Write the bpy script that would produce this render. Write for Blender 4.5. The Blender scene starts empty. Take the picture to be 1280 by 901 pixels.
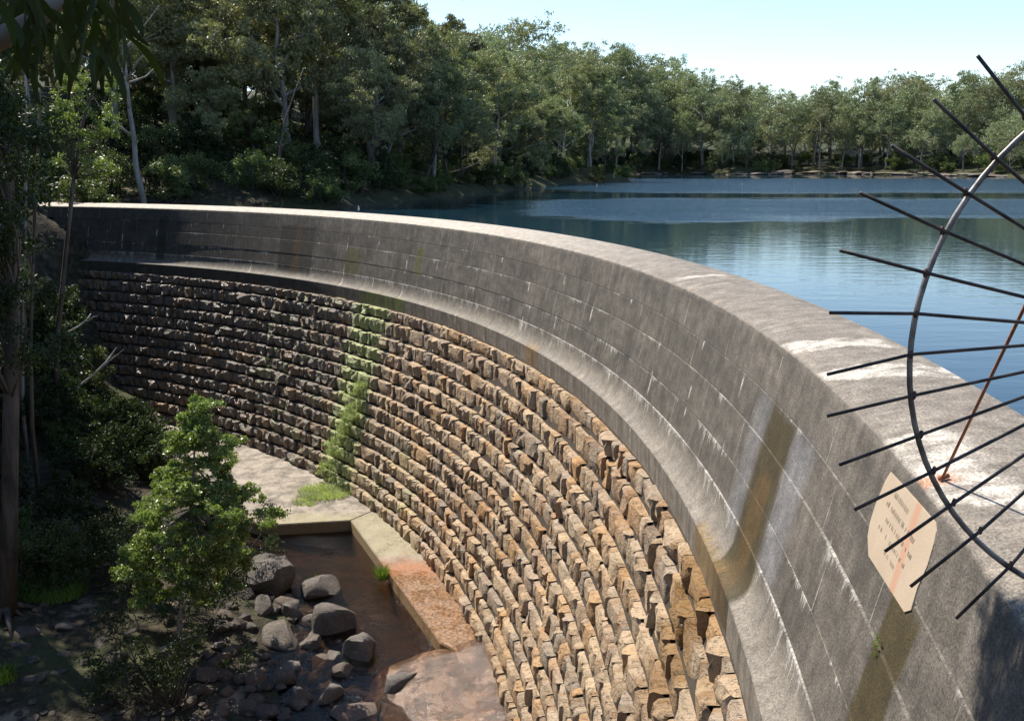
import bpy, bmesh, math, random
import numpy as np
from mathutils import Vector, Matrix

# ------------------------------------------------------------------ camera, sky, sun, exposure
SC = bpy.context.scene
COL = SC.collection
F_PX, PITCH, CAM_H = 1131.5, 0.2145, 2.58          # focal length in photo pixels, pitch (rad), height over the crest
cam_d = bpy.data.cameras.new('camera'); cam = bpy.data.objects.new('camera', cam_d); COL.objects.link(cam)
cam.location = (0, 0, CAM_H); cam.rotation_euler = (math.pi/2 - PITCH, 0, 0)
cam_d.sensor_width = 36; cam_d.lens = F_PX/1280*36; cam_d.clip_start = 0.05; cam_d.clip_end = 5000
SC.camera = cam
SUN_BEARING, SUN_ELEV = math.radians(315), math.radians(52)
world = bpy.data.worlds.new('World'); SC.world = world; world.use_nodes = True
wn = world.node_tree.nodes; wl = world.node_tree.links
sky = wn.new('ShaderNodeTexSky'); sky.sky_type = 'NISHITA'; sky.sun_disc = False
sky.sun_elevation = SUN_ELEV; sky.sun_rotation = SUN_BEARING
sky.air_density = 1.0; sky.dust_density = 0.0; sky.ozone_density = 1.3
wn['Background'].inputs['Strength'].default_value = 0.12
wl.new(sky.outputs['Color'], wn['Background'].inputs['Color'])
sun_d = bpy.data.lights.new('sun', 'SUN'); sun = bpy.data.objects.new('sun', sun_d); COL.objects.link(sun)
sun_d.energy = 5.0; sun_d.angle = math.radians(0.53); sun_d.color = (1, 0.93, 0.82)
SDIR = Vector((math.sin(SUN_BEARING)*math.cos(SUN_ELEV), math.cos(SUN_BEARING)*math.cos(SUN_ELEV), math.sin(SUN_ELEV)))
sun.rotation_euler = SDIR.to_track_quat('Z', 'Y').to_euler(); sun.location = SDIR*60
SC.view_settings.view_transform = 'Standard'; SC.view_settings.look = 'None'
SC.view_settings.exposure = 0.8; SC.view_settings.gamma = 1
SC.cycles.max_bounces = 6; SC.cycles.transparent_max_bounces = 8
SC.cycles.caustics_reflective = False; SC.cycles.caustics_refractive = False

# ------------------------------------------------------------------ geometry of the place
R, XC, YC = 48.8, -43.03, 14.98                     # upstream radius and centre of the arch (m); crest at z = 0
TH0, TH1 = 11.0, 107.0                              # angular extent of the wall (degrees)
T_CREST, Z_CREASE = 1.61, -0.265
LIFT_Z = [-0.95, -1.57, -2.32, -2.92]
Z_LEDGE, Z_LEDGE_B, Z_TOE = -3.55, -4.15, -12.75
LAKE_Z, POOL_Z = -0.9, -13.25
rng = np.random.default_rng(7)
random.seed(7)

def pol(th, rho):
    a = math.radians(th); return XC + rho*math.sin(a), YC + rho*math.cos(a)
def r_face(z):                                      # downstream face of the concrete
    return R - T_CREST - 0.227*max(0, Z_CREASE - z)
def r_mas(z):                                       # joint plane of the masonry
    return 46.22 + (43.62-46.22)*(Z_LEDGE_B - z)/(Z_LEDGE_B - Z_TOE)
def pix_ray(x, y):
    u, v = (x-640)/F_PX, (450.5-y)/F_PX
    c, s = math.cos(PITCH), math.sin(PITCH)
    return Vector((u, c + v*s, -s + v*c))
def pix_z(x, y, z):
    d = pix_ray(x, y); t = (z-CAM_H)/d.z; return Vector((0, 0, CAM_H)) + d*t
def pix_y(x, y, Y):
    d = pix_ray(x, y); return Vector((0, 0, CAM_H)) + d*(Y/d.y)
def project(p):
    c, s = math.cos(PITCH), math.sin(PITCH); z = p[2]-CAM_H
    d = p[1]*c - z*s
    if d < 0.1: return None
    return 640 + F_PX*p[0]/d, 450.5 - F_PX*(p[1]*s + z*c)/d, d

# ------------------------------------------------------------------ helpers: objects
def tag(o, label=None, cat=None, group=None, kind=None):
    if label: o['label'] = label
    if cat: o['category'] = cat
    if group: o['group'] = group
    if kind: o['kind'] = kind
    return o
def empty(name, loc=(0, 0, 0), rz=0):
    o = bpy.data.objects.new(name, None); COL.objects.link(o)
    o.location = loc; o.rotation_euler = (0, 0, rz); o.empty_display_size = 0.2
    return o
def np_mesh(name, V, Fq, mat=None, smooth=False):
    V = np.asarray(V, dtype=np.float32); Fq = np.asarray(Fq, dtype=np.int32)
    me = bpy.data.meshes.new(name); k = Fq.shape[1]
    me.vertices.add(len(V)); me.vertices.foreach_set('co', V.ravel())
    me.loops.add(Fq.size); me.loops.foreach_set('vertex_index', Fq.ravel())
    me.polygons.add(len(Fq)); me.polygons.foreach_set('loop_start', np.arange(0, Fq.size, k, dtype=np.int32))
    me.polygons.foreach_set('use_smooth', np.full(len(Fq), smooth))
    me.update(calc_edges=True)
    if mat: me.materials.append(mat)
    return me
def py_mesh(name, V, Fs, mat=None, smooth=False):
    me = bpy.data.meshes.new(name); me.from_pydata([tuple(v) for v in V], [], Fs)
    if smooth: me.polygons.foreach_set('use_smooth', [True]*len(me.polygons))
    me.update()
    if mat: me.materials.append(mat)
    return me
def obj(name, me, parent=None, loc=None):
    o = bpy.data.objects.new(name, me); COL.objects.link(o)
    if parent: o.parent = parent
    if loc is not None: o.location = loc
    return o
def tube(path, radii, sides=6, cap=True):
    """verts, faces of a tapered tube along a polyline"""
    V, Fs = [], []
    n = len(path); prev = None
    for i, p in enumerate(path):
        a = Vector(path[max(0, i-1)]); b = Vector(path[min(n-1, i+1)]); t = (b-a).normalized()
        if prev is None:
            s = t.orthogonal().normalized()
        else:
            s = (prev - t*prev.dot(t)).normalized()
        prev = s; q = t.cross(s)
        for k in range(sides):
            an = 2*math.pi*k/sides
            V.append(Vector(p) + (s*math.cos(an) + q*math.sin(an))*radii[i])
    for i in range(n-1):
        for k in range(sides):
            k2 = (k+1) % sides
            Fs.append((i*sides+k, i*sides+k2, (i+1)*sides+k2, (i+1)*sides+k))
    if cap:
        Fs.append(tuple(range(sides-1, -1, -1))); Fs.append(tuple((n-1)*sides+k for k in range(sides)))
    return V, Fs
def merge(parts):
    V, Fs = [], []
    for v, f in parts:
        o = len(V); V += list(v); Fs += [tuple(i+o for i in q) for q in f]
    return V, Fs

# ------------------------------------------------------------------ helpers: materials
class NT:
    def __init__(s, name):
        s.m = bpy.data.materials.new(name); s.m.use_nodes = True
        s.t = s.m.node_tree; s.n = s.t.nodes; s.l = s.t.links; s.b = s.n['Principled BSDF']; s.out = s.n['Material Output']
    def put(s, sock, v):
        if isinstance(v, bpy.types.NodeSocket): s.l.new(v, sock)
        elif v is not None: sock.default_value = v
    def node(s, typ, **kw):
        nd = s.n.new(typ)
        for k, v in kw.items(): setattr(nd, k, v)
        return nd
    def math(s, op, a, b=None, c=None, clamp=False):
        nd = s.node('ShaderNodeMath', operation=op, use_clamp=clamp)
        s.put(nd.inputs[0], a)
        if b is not None: s.put(nd.inputs[1], b)
        if c is not None: s.put(nd.inputs[2], c)
        return nd.outputs[0]
    def mix(s, f, a, b, blend='MIX'):
        nd = s.node('ShaderNodeMix', data_type='RGBA', blend_type=blend)
        s.put(nd.inputs[0], f); s.put(nd.inputs[6], col(a)); s.put(nd.inputs[7], col(b)); return nd.outputs[2]
    def noise(s, vec, scale, detail=3, rough=0.55, dist=0, w=None):
        nd = s.node('ShaderNodeTexNoise')
        if vec is not None: s.l.new(vec, nd.inputs['Vector'])
        nd.inputs['Scale'].default_value = scale; nd.inputs['Detail'].default_value = detail
        nd.inputs['Roughness'].default_value = rough; nd.inputs['Distortion'].default_value = dist
        return nd.outputs['Fac']
    def scale(s, vec, sx, sy, sz, off=(0, 0, 0)):
        nd = s.node('ShaderNodeMapping'); s.l.new(vec, nd.inputs['Vector'])
        nd.inputs['Scale'].default_value = (sx, sy, sz); nd.inputs['Location'].default_value = off; return nd.outputs[0]
    def ramp(s, f, stops):
        nd = s.node('ShaderNodeValToRGB'); s.put(nd.inputs[0], f); r = nd.color_ramp
        while len(r.elements) < len(stops): r.elements.new(0.5)
        for e, (p, c) in zip(r.elements, stops): e.position = p; e.color = col(c)
        return nd.outputs[0]
    def step(s, x, lo, hi):
        nd = s.node('ShaderNodeMapRange', interpolation_type='SMOOTHSTEP'); s.put(nd.inputs[0], x)
        nd.inputs[1].default_value = lo; nd.inputs[2].default_value = hi; return nd.outputs[0]
    def band(s, x, lo, hi, soft):
        return s.math('MULTIPLY', s.step(x, lo-soft, lo+soft), s.step(x, hi+soft, hi-soft))
    def bump(s, h, strength=0.5, dist=0.02, normal=None):
        nd = s.node('ShaderNodeBump'); nd.inputs['Strength'].default_value = strength; nd.inputs['Distance'].default_value = dist
        s.put(nd.inputs['Height'], h)
        if normal is not None: s.l.new(normal, nd.inputs['Normal'])
        return nd.outputs[0]
    def pos(s): return s.node('ShaderNodeNewGeometry').outputs['Position']
    def xyz(s, v):
        nd = s.node('ShaderNodeSeparateXYZ'); s.l.new(v, nd.inputs[0]); return nd.outputs
    def comb(s, x, y, z):
        nd = s.node('ShaderNodeCombineXYZ'); s.put(nd.inputs[0], x); s.put(nd.inputs[1], y); s.put(nd.inputs[2], z); return nd.outputs[0]
    def set(s, base=None, rough=None, spec=None, normal=None, metal=None):
        if base is not None: s.put(s.b.inputs['Base Color'], col(base))
        if rough is not None: s.put(s.b.inputs['Roughness'], rough)
        if spec is not None: s.put(s.b.inputs['Specular IOR Level'], spec)
        if metal is not None: s.put(s.b.inputs['Metallic'], metal)
        if normal is not None: s.l.new(normal, s.b.inputs['Normal'])
        return s.m
def col(c):
    if isinstance(c, (tuple, list)): return (c[0], c[1], c[2], 1)
    if isinstance(c, (int, float)): return (c, c, c, 1)
    return c
def theta_nodes(m):
    """arch angle (degrees) and z of the shaded point"""
    x, y, z = m.xyz(m.pos())
    th = m.math('MULTIPLY', m.math('ARCTAN2', m.math('SUBTRACT', x, XC), m.math('SUBTRACT', y, YC)), 180/math.pi)
    return th, z

def mat_concrete():
    m = NT('weathered_concrete')
    uv = m.node('ShaderNodeUVMap'); uv.uv_map = 'UVMap'; vec = uv.outputs[0]
    u, v, _ = m.xyz(vec)
    th, z = theta_nodes(m)
    streak = m.noise(m.scale(vec, 1.5, 0.3, 1), 1.0, 7, 0.72)
    streak2 = m.noise(m.scale(vec, 7.0, 0.9, 1, (3, 1, 0)), 1.0, 6, 0.72)
    blot = m.noise(m.scale(vec, 0.55, 1.1, 1), 1.0, 6, 0.68)
    grain = m.noise(vec, 55, 3, 0.7)
    f = m.math('ADD', m.math('MULTIPLY', streak, 0.45), m.math('ADD', m.math('MULTIPLY', streak2, 0.22), m.math('MULTIPLY', blot, 0.5)))
    base = m.ramp(f, [(0.40, (0.04, 0.036, 0.032)), (0.54, (0.092, 0.082, 0.07)), (0.66, (0.15, 0.132, 0.112)), (0.80, (0.25, 0.218, 0.182))])
    # the far third of the wall darkens: weak grazing light put into the colour
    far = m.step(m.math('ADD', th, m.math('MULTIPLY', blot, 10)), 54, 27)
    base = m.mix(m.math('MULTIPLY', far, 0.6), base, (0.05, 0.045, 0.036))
    # each pour has its own tone
    for i, (za, zb, t) in enumerate([(-0.95, -0.2, 0.94), (-1.57, -0.95, 0.8), (-2.32, -1.57, 0.9), (-2.92, -2.32, 0.82)]):
        base = m.mix(m.band(v, za, zb, 0.01), base, m.mix(1.0, base, (t, t, t), 'MULTIPLY'))
    fl = m.step(v, -2.75, -3.3)
    base = m.mix(m.math('MULTIPLY', fl, 0.33), base, (0.34, 0.3, 0.25))
    # lime bloom bleeding out of the pour joints
    wob = m.math('MULTIPLY', m.math('SUBTRACT', m.noise(m.scale(vec, 0.9, 0, 0), 1.0, 3), 0.5), 0.10)
    drip_n = m.math('ADD', m.math('MULTIPLY', m.noise(m.scale(vec, 9, 0.9, 1, (11, 0, 0)), 1.0, 5, 0.75, 0.3), 0.5), m.math('MULTIPLY', m.noise(m.scale(vec, 2.6, 0.1, 1, (4, 0, 0)), 1.0, 3, 0.7), 0.5))
    bloom = None
    for i, (zk, ln, pres) in enumerate([(-0.95, 0.5, 0.52), (-1.57, 0.55, 0.47), (-2.32, 0.6, 0.42), (-2.92, 1.0, 0.36)]):
        d = m.math('SUBTRACT', m.math('ADD', zk, wob), v)
        pr = m.step(m.noise(m.scale(vec, 0.45, 0, 0, (i*7.3, 0, 0)), 1.0, 2), pres, pres+0.16)
        dl = m.math('MULTIPLY', m.math('MULTIPLY', m.math('POWER', m.step(drip_n, 0.40, 0.72), 1.7), ln), pr)
        dl = m.math('ADD', dl, m.math('ADD', 0.006, m.math('MULTIPLY', m.step(drip_n, 0.42, 0.6), m.math('MULTIPLY', pr, 0.03))))
        below = m.math('MULTIPLY', m.step(d, -0.012, 0.004), m.math('SUBTRACT', 1.0, m.math('DIVIDE', d, dl), clamp=True))
        below = m.math('MULTIPLY', m.math('MULTIPLY', m.step(below, 0.02, 0.75), m.math('ADD', 0.35, m.math('MULTIPLY', m.step(m.noise(vec, 13, 5, 0.75), 0.38, 0.6), 0.65))), m.math('ADD', m.math('MULTIPLY', pr, 0.6), 0.1))
        bloom = below if bloom is None else m.math('MAXIMUM', bloom, below)
    # a few joints carry vertical runs of lime
    cell = m.math('FRACT', m.math('DIVIDE', u, 2.9))
    vr = m.math('MULTIPLY', m.math('LESS_THAN', m.math('ABSOLUTE', m.math('SUBTRACT', cell, m.math('ADD', 0.5, m.math('MULTIPLY', wob, 0.5)))), 0.012), m.step(m.noise(m.scale(vec, 0.5, 1.4, 1), 1.0, 2), 0.52, 0.66))
    bloom = m.math('MAXIMUM', bloom, m.math('MULTIPLY', vr, m.math('LESS_THAN', v, -0.95)))
    for i, (za, zb) in enumerate([(-0.95, -0.3), (-1.57, -0.95), (-2.32, -1.57), (-2.92, -2.32)]):
        cl = m.math('FRACT', m.math('ADD', m.math('DIVIDE', u, [3.1, 2.2, 2.6, 2.4][i]), [0.1, 0.43, 0.77, 0.25][i]))
        ln = m.math('MULTIPLY', m.step(m.math('ABSOLUTE', m.math('SUBTRACT', cl, m.math('ADD', 0.5, m.math('MULTIPLY', wob, 0.12)))), 0.0055, 0.0025), m.math('MULTIPLY', m.math('GREATER_THAN', v, za), m.math('LESS_THAN', v, zb)))
        bloom = m.math('MAXIMUM', bloom, m.math('MULTIPLY', ln, m.math('ADD', 0.12, m.math('MULTIPLY', m.step(streak2, 0.42, 0.6), 0.4))))
    face = m.math('LESS_THAN', v, -0.3)
    bloom = m.math('MULTIPLY', bloom, face)
    base = m.mix(m.math('MULTIPLY', bloom, 0.85), base, (0.62, 0.6, 0.56))
    # long pale wash marks
    wash = m.math('MULTIPLY', m.step(m.noise(m.scale(vec, 2.4, 0.08, 1, (31, 5, 0)), 1.0, 4, 0.7), 0.6, 0.78), m.band(v, -3.6, -0.9, 0.3))
    base = m.mix(m.math('MULTIPLY', wash, 0.4), base, (0.42, 0.4, 0.37))
    # algae stains with a shape of their own
    def stain(t0, t1, z0, z1, c, k, sv=0.12):
        nonlocal base
        e = m.math('ADD', th, m.math('MULTIPLY', m.math('SUBTRACT', m.noise(m.scale(vec, 3, 1.1, 1, (t0, 0, 0)), 1.0, 3), 0.5), 0.9*(t1-t0)**0.5*0.5))
        msk = m.math('MULTIPLY', m.band(e, t0, t1, sv), m.band(m.math('ADD', v, m.math('MULTIPLY', m.math('SUBTRACT', streak2, 0.5), 0.5)), z0, z1, 0.1))
        msk = m.math('MULTIPLY', msk, m.step(m.noise(m.scale(vec, 5, 1.2, 1, (z0, 3, 0)), 1.0, 4), 0.08, 0.4))
        base = m.mix(m.math('MULTIPLY', msk, k), base, c)
    stain(92.1, 93.75, -4.2, -0.98, (0.045, 0.033, 0.01), 0.98)
    stain(92.5, 93.3, -4.2, -1.9, (0.11, 0.06, 0.014), 0.5)
    stain(91.2, 92.0, -3.2, -0.98, (0.17, 0.175, 0.19), 0.5, 0.3)
    stain(93.8, 94.9, -2.9, -0.98, (0.2, 0.2, 0.215), 0.6, 0.3)
    stain(99.35, 100.35, -4.0, -1.0, (0.045, 0.033, 0.01), 0.98, 0.08)
    stain(39.9, 43.7, -3.3, -0.8, (0.03, 0.028, 0.022), 0.85)
    stain(41.6, 42.2, -3.3, -0.8, (0.11, 0.055, 0.02), 0.6)
    stain(26.6, 27.4, -3.3, -0.7, (0.03, 0.03, 0.0165), 0.7)
    stain(47.5, 49.2, -2.9, -1.7, (0.08, 0.08, 0.02), 0.7)
    stain(55.5, 56.3, -2.4, -1.2, (0.09, 0.1, 0.02), 0.7)
    stain(50.0, 55.5, -4.16, -3.58, (0.13, 0.17, 0.03), 0.85)
    stain(70.2, 71.5, -4.16, -3.5, (0.2, 0.11, 0.03), 0.7)
    stain(90.2, 92.6, -4.16, -3.5, (0.17, 0.1, 0.02), 0.7)
    lst = m.math('MULTIPLY', m.step(v, -3.56, -3.6), m.step(m.noise(m.scale(vec, 5, 0.15, 1, (8, 2, 0)), 1.0, 5, 0.7), 0.42, 0.62))
    base = m.mix(m.math('MULTIPLY', lst, 0.6), base, (0.07, 0.055, 0.04))
    led = m.math('MULTIPLY', m.step(v, -3.5, -3.62), m.math('SUBTRACT', 1.0, m.step(th, 40, 62)))
    base = m.mix(m.math('MULTIPLY', led, 0.75), base, (0.04, 0.037, 0.03))
    # crest: worn sandy screed, radial scour marks, pale patches
    top = m.step(m.math('ADD', v, m.math('MULTIPLY', m.math('SUBTRACT', m.noise(m.scale(vec, 3, 2, 1), 1.0, 4, 0.7), 0.5), 0.25)), -0.12, 0.02)
    rad = m.noise(m.scale(vec, 2.2, 1.1, 1, (0, 9, 0)), 1.0, 8, 0.75, 0.2)
    rad2 = m.noise(m.scale(vec, 12, 2.2, 1, (5, 9, 0)), 1.0, 6, 0.75)
    tc = m.ramp(m.math('ADD', m.math('MULTIPLY', rad, 0.6), m.math('MULTIPLY', rad2, 0.4)), [(0.34, (0.11, 0.094, 0.077)), (0.5, (0.19, 0.164, 0.136)), (0.64, (0.29, 0.257, 0.215)), (0.78, (0.46, 0.415, 0.355))])
    tc = m.mix(m.math('MULTIPLY', m.step(th, 84, 56), 0.7), tc, (0.52, 0.47, 0.4))  # far crest paler: sheen of the low-angle sun put into the colour
    for (t0, t1, v0, v1) in [(91.5, 92.25, 0.0, 1.4), (93.6, 94.35, 0.0, 1.7), (97.4, 99.7, 0.0, 0.65), (99.3, 101.6, 0.55, 1.5), (81.9, 82.35, 0.2, 1.3)]:
        e = m.math('ADD', m.math('SUBTRACT', th, m.math('MULTIPLY', v, 0.35)), m.math('MULTIPLY', m.math('SUBTRACT', m.noise(m.scale(vec, 1.1, 1.6, 1, (t0, 0, 0)), 1.0, 4, 0.6), 0.5), 1.5))
        pm = m.math('MULTIPLY', m.band(e, t0, t1, 0.07), m.band(v, v0, v1, 0.15))
        tc = m.mix(m.math('MULTIPLY', pm, m.math('MULTIPLY', m.step(m.noise(m.scale(vec, 3.5, 2.0, 1, (t0, 4, 0)), 1.0, 6, 0.75), 0.36, 0.56), 0.75)), tc, (0.58, 0.54, 0.48))
    rust = m.math('MULTIPLY', m.band(m.math('ADD', th, m.math('MULTIPLY', rad, 0.25)), 99.0, 99.28, 0.07), m.band(v, -0.3, 0.32, 0.1))
    tc = m.mix(m.math('MULTIPLY', rust, 0.8), tc, (0.42, 0.2, 0.11))
    base = m.mix(top, base, tc)
    mid = m.noise(vec, 3.2, 7, 0.75)
    base = m.mix(1.0, base, m.ramp(mid, [(0.32, (0.6, 0.58, 0.55)), (0.5, (0.95, 0.94, 0.92)), (0.68, (1.35, 1.32, 1.27))]), 'MULTIPLY')
    sp = m.noise(vec, 34, 3, 0.75)
    base = m.mix(1.0, base, m.ramp(sp, [(0.34, (0.5, 0.5, 0.5)), (0.5, (0.98, 0.98, 0.98)), (0.64, (1.45, 1.42, 1.38))]), 'MULTIPLY')
    pit = m.step(m.noise(vec, 24, 2, 0.5), 0.64, 0.7)
    base = m.mix(m.math('MULTIPLY', pit, 0.45), base, (0.04, 0.035, 0.03))
    hgt = m.math('ADD', m.math('SUBTRACT', m.math('MULTIPLY', grain, 0.6), m.math('MULTIPLY', pit, 0.5)), m.math('ADD', m.noise(vec, 6, 6, 0.7), m.math('MULTIPLY', bloom, 0.8)))
    # board marks of the shuttering
    hgt = m.math('ADD', hgt, m.math('MULTIPLY', m.math('LESS_THAN', m.math('FRACT', m.math('MULTIPLY', v, 6.4)), 0.05), -0.25))
    return m.set(base, m.math('ADD', 0.62, m.math('MULTIPLY', grain, 0.3)), 0.4, m.bump(hgt, 0.55, 0.02))

def mat_stone(attr):
    m = NT('rock_faced_sandstone' + ('_far' if attr else ''))
    if attr:
        a = m.node('ShaderNodeAttribute'); a.attribute_name = 'tint'; rnd = a.outputs['Fac']
    else:
        rnd = m.node('ShaderNodeObjectInfo').outputs['Random']
    p = m.pos(); th, z = theta_nodes(m)
    r2 = m.math('FRACT', m.math('MULTIPLY', rnd, 17.31))
    base = m.ramp(rnd, [(0.0, (0.27, 0.225, 0.18)), (0.15, (0.52, 0.4, 0.27)), (0.3, (0.34, 0.275, 0.21)), (0.45, (0.57, 0.42, 0.27)), (0.6, (0.43, 0.32, 0.21)), (0.74, (0.58, 0.43, 0.27)), (0.86, (0.5, 0.3, 0.14)), (1.0, (0.46, 0.37, 0.285))])
    uvv = m.comb(m.math('MULTIPLY', th, 0.8), z, r2)
    stk = m.noise(m.scale(uvv, 6.0, 0.7, 3), 1.0, 4, 0.6)
    mot = m.noise(p, 7, 5, 0.65)
    base = m.mix(m.math('MULTIPLY', m.step(stk, 0.46, 0.68), 0.65), base, (0.3, 0.16, 0.065))
    base = m.mix(m.math('MULTIPLY', m.step(mot, 0.56, 0.7), 0.75), base, (0.11, 0.092, 0.078))
    base = m.mix(m.math('MULTIPLY', m.step(m.noise(p, 5, 4, 0.6, 0.3), 0.58, 0.7), 0.5), base, (0.44, 0.35, 0.255))
    # iron-orange weeping near the right
    org = m.math('MULTIPLY', m.step(m.noise(m.scale(uvv, 0.55, 0.28, 0), 1.0, 3), 0.52, 0.68), m.step(th, 58, 72))
    base = m.mix(m.math('MULTIPLY', org, 0.55), base, (0.42, 0.2, 0.06))
    wet2 = m.math('MULTIPLY', m.band(m.math('ADD', th, m.math('MULTIPLY', mot, 1.0)), 90.5, 93.2, 0.3), m.step(z, -7.4, -5.2))
    base = m.mix(m.math('MULTIPLY', wet2, 0.7), base, (0.27, 0.13, 0.02))
    # wet, blackened stones on the far left part
    e = m.math('ADD', th, m.math('MULTIPLY', m.math('SUBTRACT', m.noise(m.scale(uvv, 0.35, 0.4, 0), 1.0, 3), 0.5), 16))
    wet = m.step(e, 60, 43)
    base = m.mix(m.math('MULTIPLY', wet, 0.8), base, m.mix(m.step(r2, 0.5, 0.9), (0.075, 0.064, 0.054), (0.16, 0.095, 0.052)))
    # moss below the green seep
    e2 = m.math('ADD', m.math('ADD', th, m.math('MULTIPLY', m.math('ADD', z, 4.15), 0.02)), m.math('MULTIPLY', m.math('SUBTRACT', m.noise(p, 1.4, 4), 0.5), 1.8))
    moss = m.math('MULTIPLY', m.band(e2, 49.9, 53.9, 0.6), m.step(m.noise(p, 3.0, 5, 0.7), 0.12, 0.36))
    moss2 = m.math('MULTIPLY', m.band(e2, 40, 49, 2.5), m.step(m.noise(p, 1.1, 5, 0.65), 0.52, 0.66))
    moss3 = m.math('MULTIPLY', m.band(e2, 54, 63, 2.0), m.math('MULTIPLY', m.step(m.noise(p, 0.9, 5, 0.65), 0.5, 0.7), m.step(z, -7.5, -10.5)))
    mo = m.math('MAXIMUM', moss, m.math('MULTIPLY', m.math('MAXIMUM', moss2, moss3), 0.6))
    base = m.mix(m.math('MULTIPLY', mo, 0.85), base, m.mix(mot, (0.27, 0.3, 0.1), (0.5, 0.54, 0.24)))
    wet3 = m.math('MULTIPLY', m.step(m.noise(m.scale(uvv, 0.8, 0.35, 0, (4, 1, 0)), 1.0, 4), 0.5, 0.6), m.math('MULTIPLY', m.step(th, 58, 68), 0.85))
    base = m.mix(m.math('MULTIPLY', wet3, 0.45), base, m.mix(1.0, base, (0.62, 0.5, 0.38), 'MULTIPLY'))
    wetall = m.math('MAXIMUM', m.math('MAXIMUM', wet, wet3), m.math('MAXIMUM', wet2, m.math('MULTIPLY', m.step(z, -10.5, -12.3), 0.7)))
    rough = m.math('SUBTRACT', 0.8, m.math('MULTIPLY', wetall, m.math('ADD', 0.4, m.math('MULTIPLY', r2, 0.2))))
    hgt = m.math('ADD', m.math('MULTIPLY', m.noise(p, 6, 6, 0.72), 1.6), m.math('MULTIPLY', m.step(m.noise(p, 9, 3, 0.6), 0.66, 0.56), 0.5))
    return m.set(base, rough, m.math('ADD', 0.45, m.math('MULTIPLY', wet, 0.5)), m.bump(hgt, 1.0, 0.085))

def mat_mortar():
    m = NT('dark_masonry_joint'); p = m.pos()
    return m.set(m.mix(m.noise(p, 5, 4), (0.03, 0.025, 0.02), (0.1, 0.08, 0.06)), 0.9, 0.2, m.bump(m.noise(p, 18, 3), 0.6, 0.03))
def mat_rock(name, a, b, c, rough=0.85, scale=1.0):
    m = NT(name); p = m.pos(); rnd = m.node('ShaderNodeObjectInfo').outputs['Random']
    base = m.mix(m.step(m.noise(p, 1.3*scale, 5, 0.65), 0.35, 0.65), a, b)
    base = m.mix(m.math('MULTIPLY', m.step(m.noise(p, 4.5*scale, 5, 0.7), 0.55, 0.7), 0.7), base, c)
    base = m.mix(m.math('MULTIPLY', m.step(m.noise(p, 11*scale, 4, 0.7), 0.54, 0.66), 0.55), base, (0.05, 0.045, 0.038))
    base = m.mix(m.math('MULTIPLY', rnd, 0.5), base, m.mix(m.math('FRACT', m.math('MULTIPLY', rnd, 9.7)), (0.22, 0.14, 0.095), (0.15, 0.138, 0.125)))
    return m.set(base, rough, 0.35, m.bump(m.math('ADD', m.math('MULTIPLY', m.noise(p, 4*scale, 7, 0.75), 1.6), m.noise(p, 22*scale, 4, 0.7)), 0.9, 0.09/scale))
def mat_leaf(name, a, b, trans=0.3, rough=0.45, spec=0.5, vary=0.12):
    m = NT(name); info = m.node('ShaderNodeObjectInfo').outputs['Random']
    gi = m.node('ShaderNodeNewGeometry')
    f = m.math('ADD', m.math('MULTIPLY', gi.outputs['Random Per Island'], 0.65), m.math('MULTIPLY', info, 0.35))
    base = m.mix(f, a, b)
    hs = m.node('ShaderNodeHueSaturation'); m.l.new(base, hs.inputs['Color'])
    m.put(hs.inputs['Hue'], m.math('ADD', 0.5-vary*0.12, m.math('MULTIPLY', info, vary*0.24)))
    m.put(hs.inputs['Value'], m.math('ADD', 0.8, m.math('MULTIPLY', m.math('FRACT', m.math('MULTIPLY', info, 7.7)), 0.45)))
    base = hs.outputs[0]
    m.set(base, rough, spec)
    tr = m.node('ShaderNodeBsdfTranslucent'); m.l.new(m.mix(1.0, base, (1.15, 1.3, 0.6), 'MULTIPLY'), tr.inputs[0])
    mx = m.node('ShaderNodeMixShader'); mx.inputs[0].default_value = trans
    m.l.new(m.b.outputs[0], mx.inputs[1]); m.l.new(tr.outputs[0], mx.inputs[2]); m.l.new(mx.outputs[0], m.out.inputs[0])
    return m.m
def mat_bark(name, a, b, c):
    m = NT(name); tc = m.node('ShaderNodeTexCoord').outputs['Object']
    n1 = m.noise(m.scale(tc, 3, 3, 0.5), 1.0, 5, 0.6)
    base = m.mix(m.step(n1, 0.35, 0.65), a, b)
    base = m.mix(m.step(m.noise(tc, 1.2, 3), 0.55, 0.7), base, c)
    return m.set(base, 0.8, 0.3, m.bump(n1, 0.6, 0.05))
def mat_plain(name, a, b, scale=8, rough=0.7, metal=0, spec=0.4, bump=0.3):
    m = NT(name); tc = m.node('ShaderNodeTexCoord').outputs['Object']; n1 = m.noise(tc, scale, 5, 0.65)
    return m.set(m.mix(m.step(n1, 0.35, 0.65), a, b), rough, spec, m.bump(n1, bump, 0.02), metal)

M_CONC, M_STONE, M_STONE_FAR, M_MORTAR = mat_concrete(), mat_stone(False), mat_stone(True), mat_mortar()
M_GUM = mat_leaf('gum_leaves', (0.12, 0.132, 0.06), (0.34, 0.35, 0.185), 0.22, 0.5, 0.4, 0.3)
M_GUM_FAR = mat_leaf('far_gum_leaves', (0.13, 0.145, 0.08), (0.32, 0.33, 0.19), 0.22, 0.55, 0.35, 0.3)
M_SHRUB = mat_leaf('scrub_leaves', (0.06, 0.085, 0.03), (0.15, 0.18, 0.055), 0.3, 0.45, 0.4)
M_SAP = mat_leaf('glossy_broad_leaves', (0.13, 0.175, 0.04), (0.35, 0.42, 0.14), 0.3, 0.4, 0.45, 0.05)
M_DARKLEAF = mat_leaf('shade_dark_leaves', (0.018, 0.03, 0.01), (0.055, 0.075, 0.025), 0.25, 0.5, 0.25)  # dark leaf copy, shade of the gorge put into its colour
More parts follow.
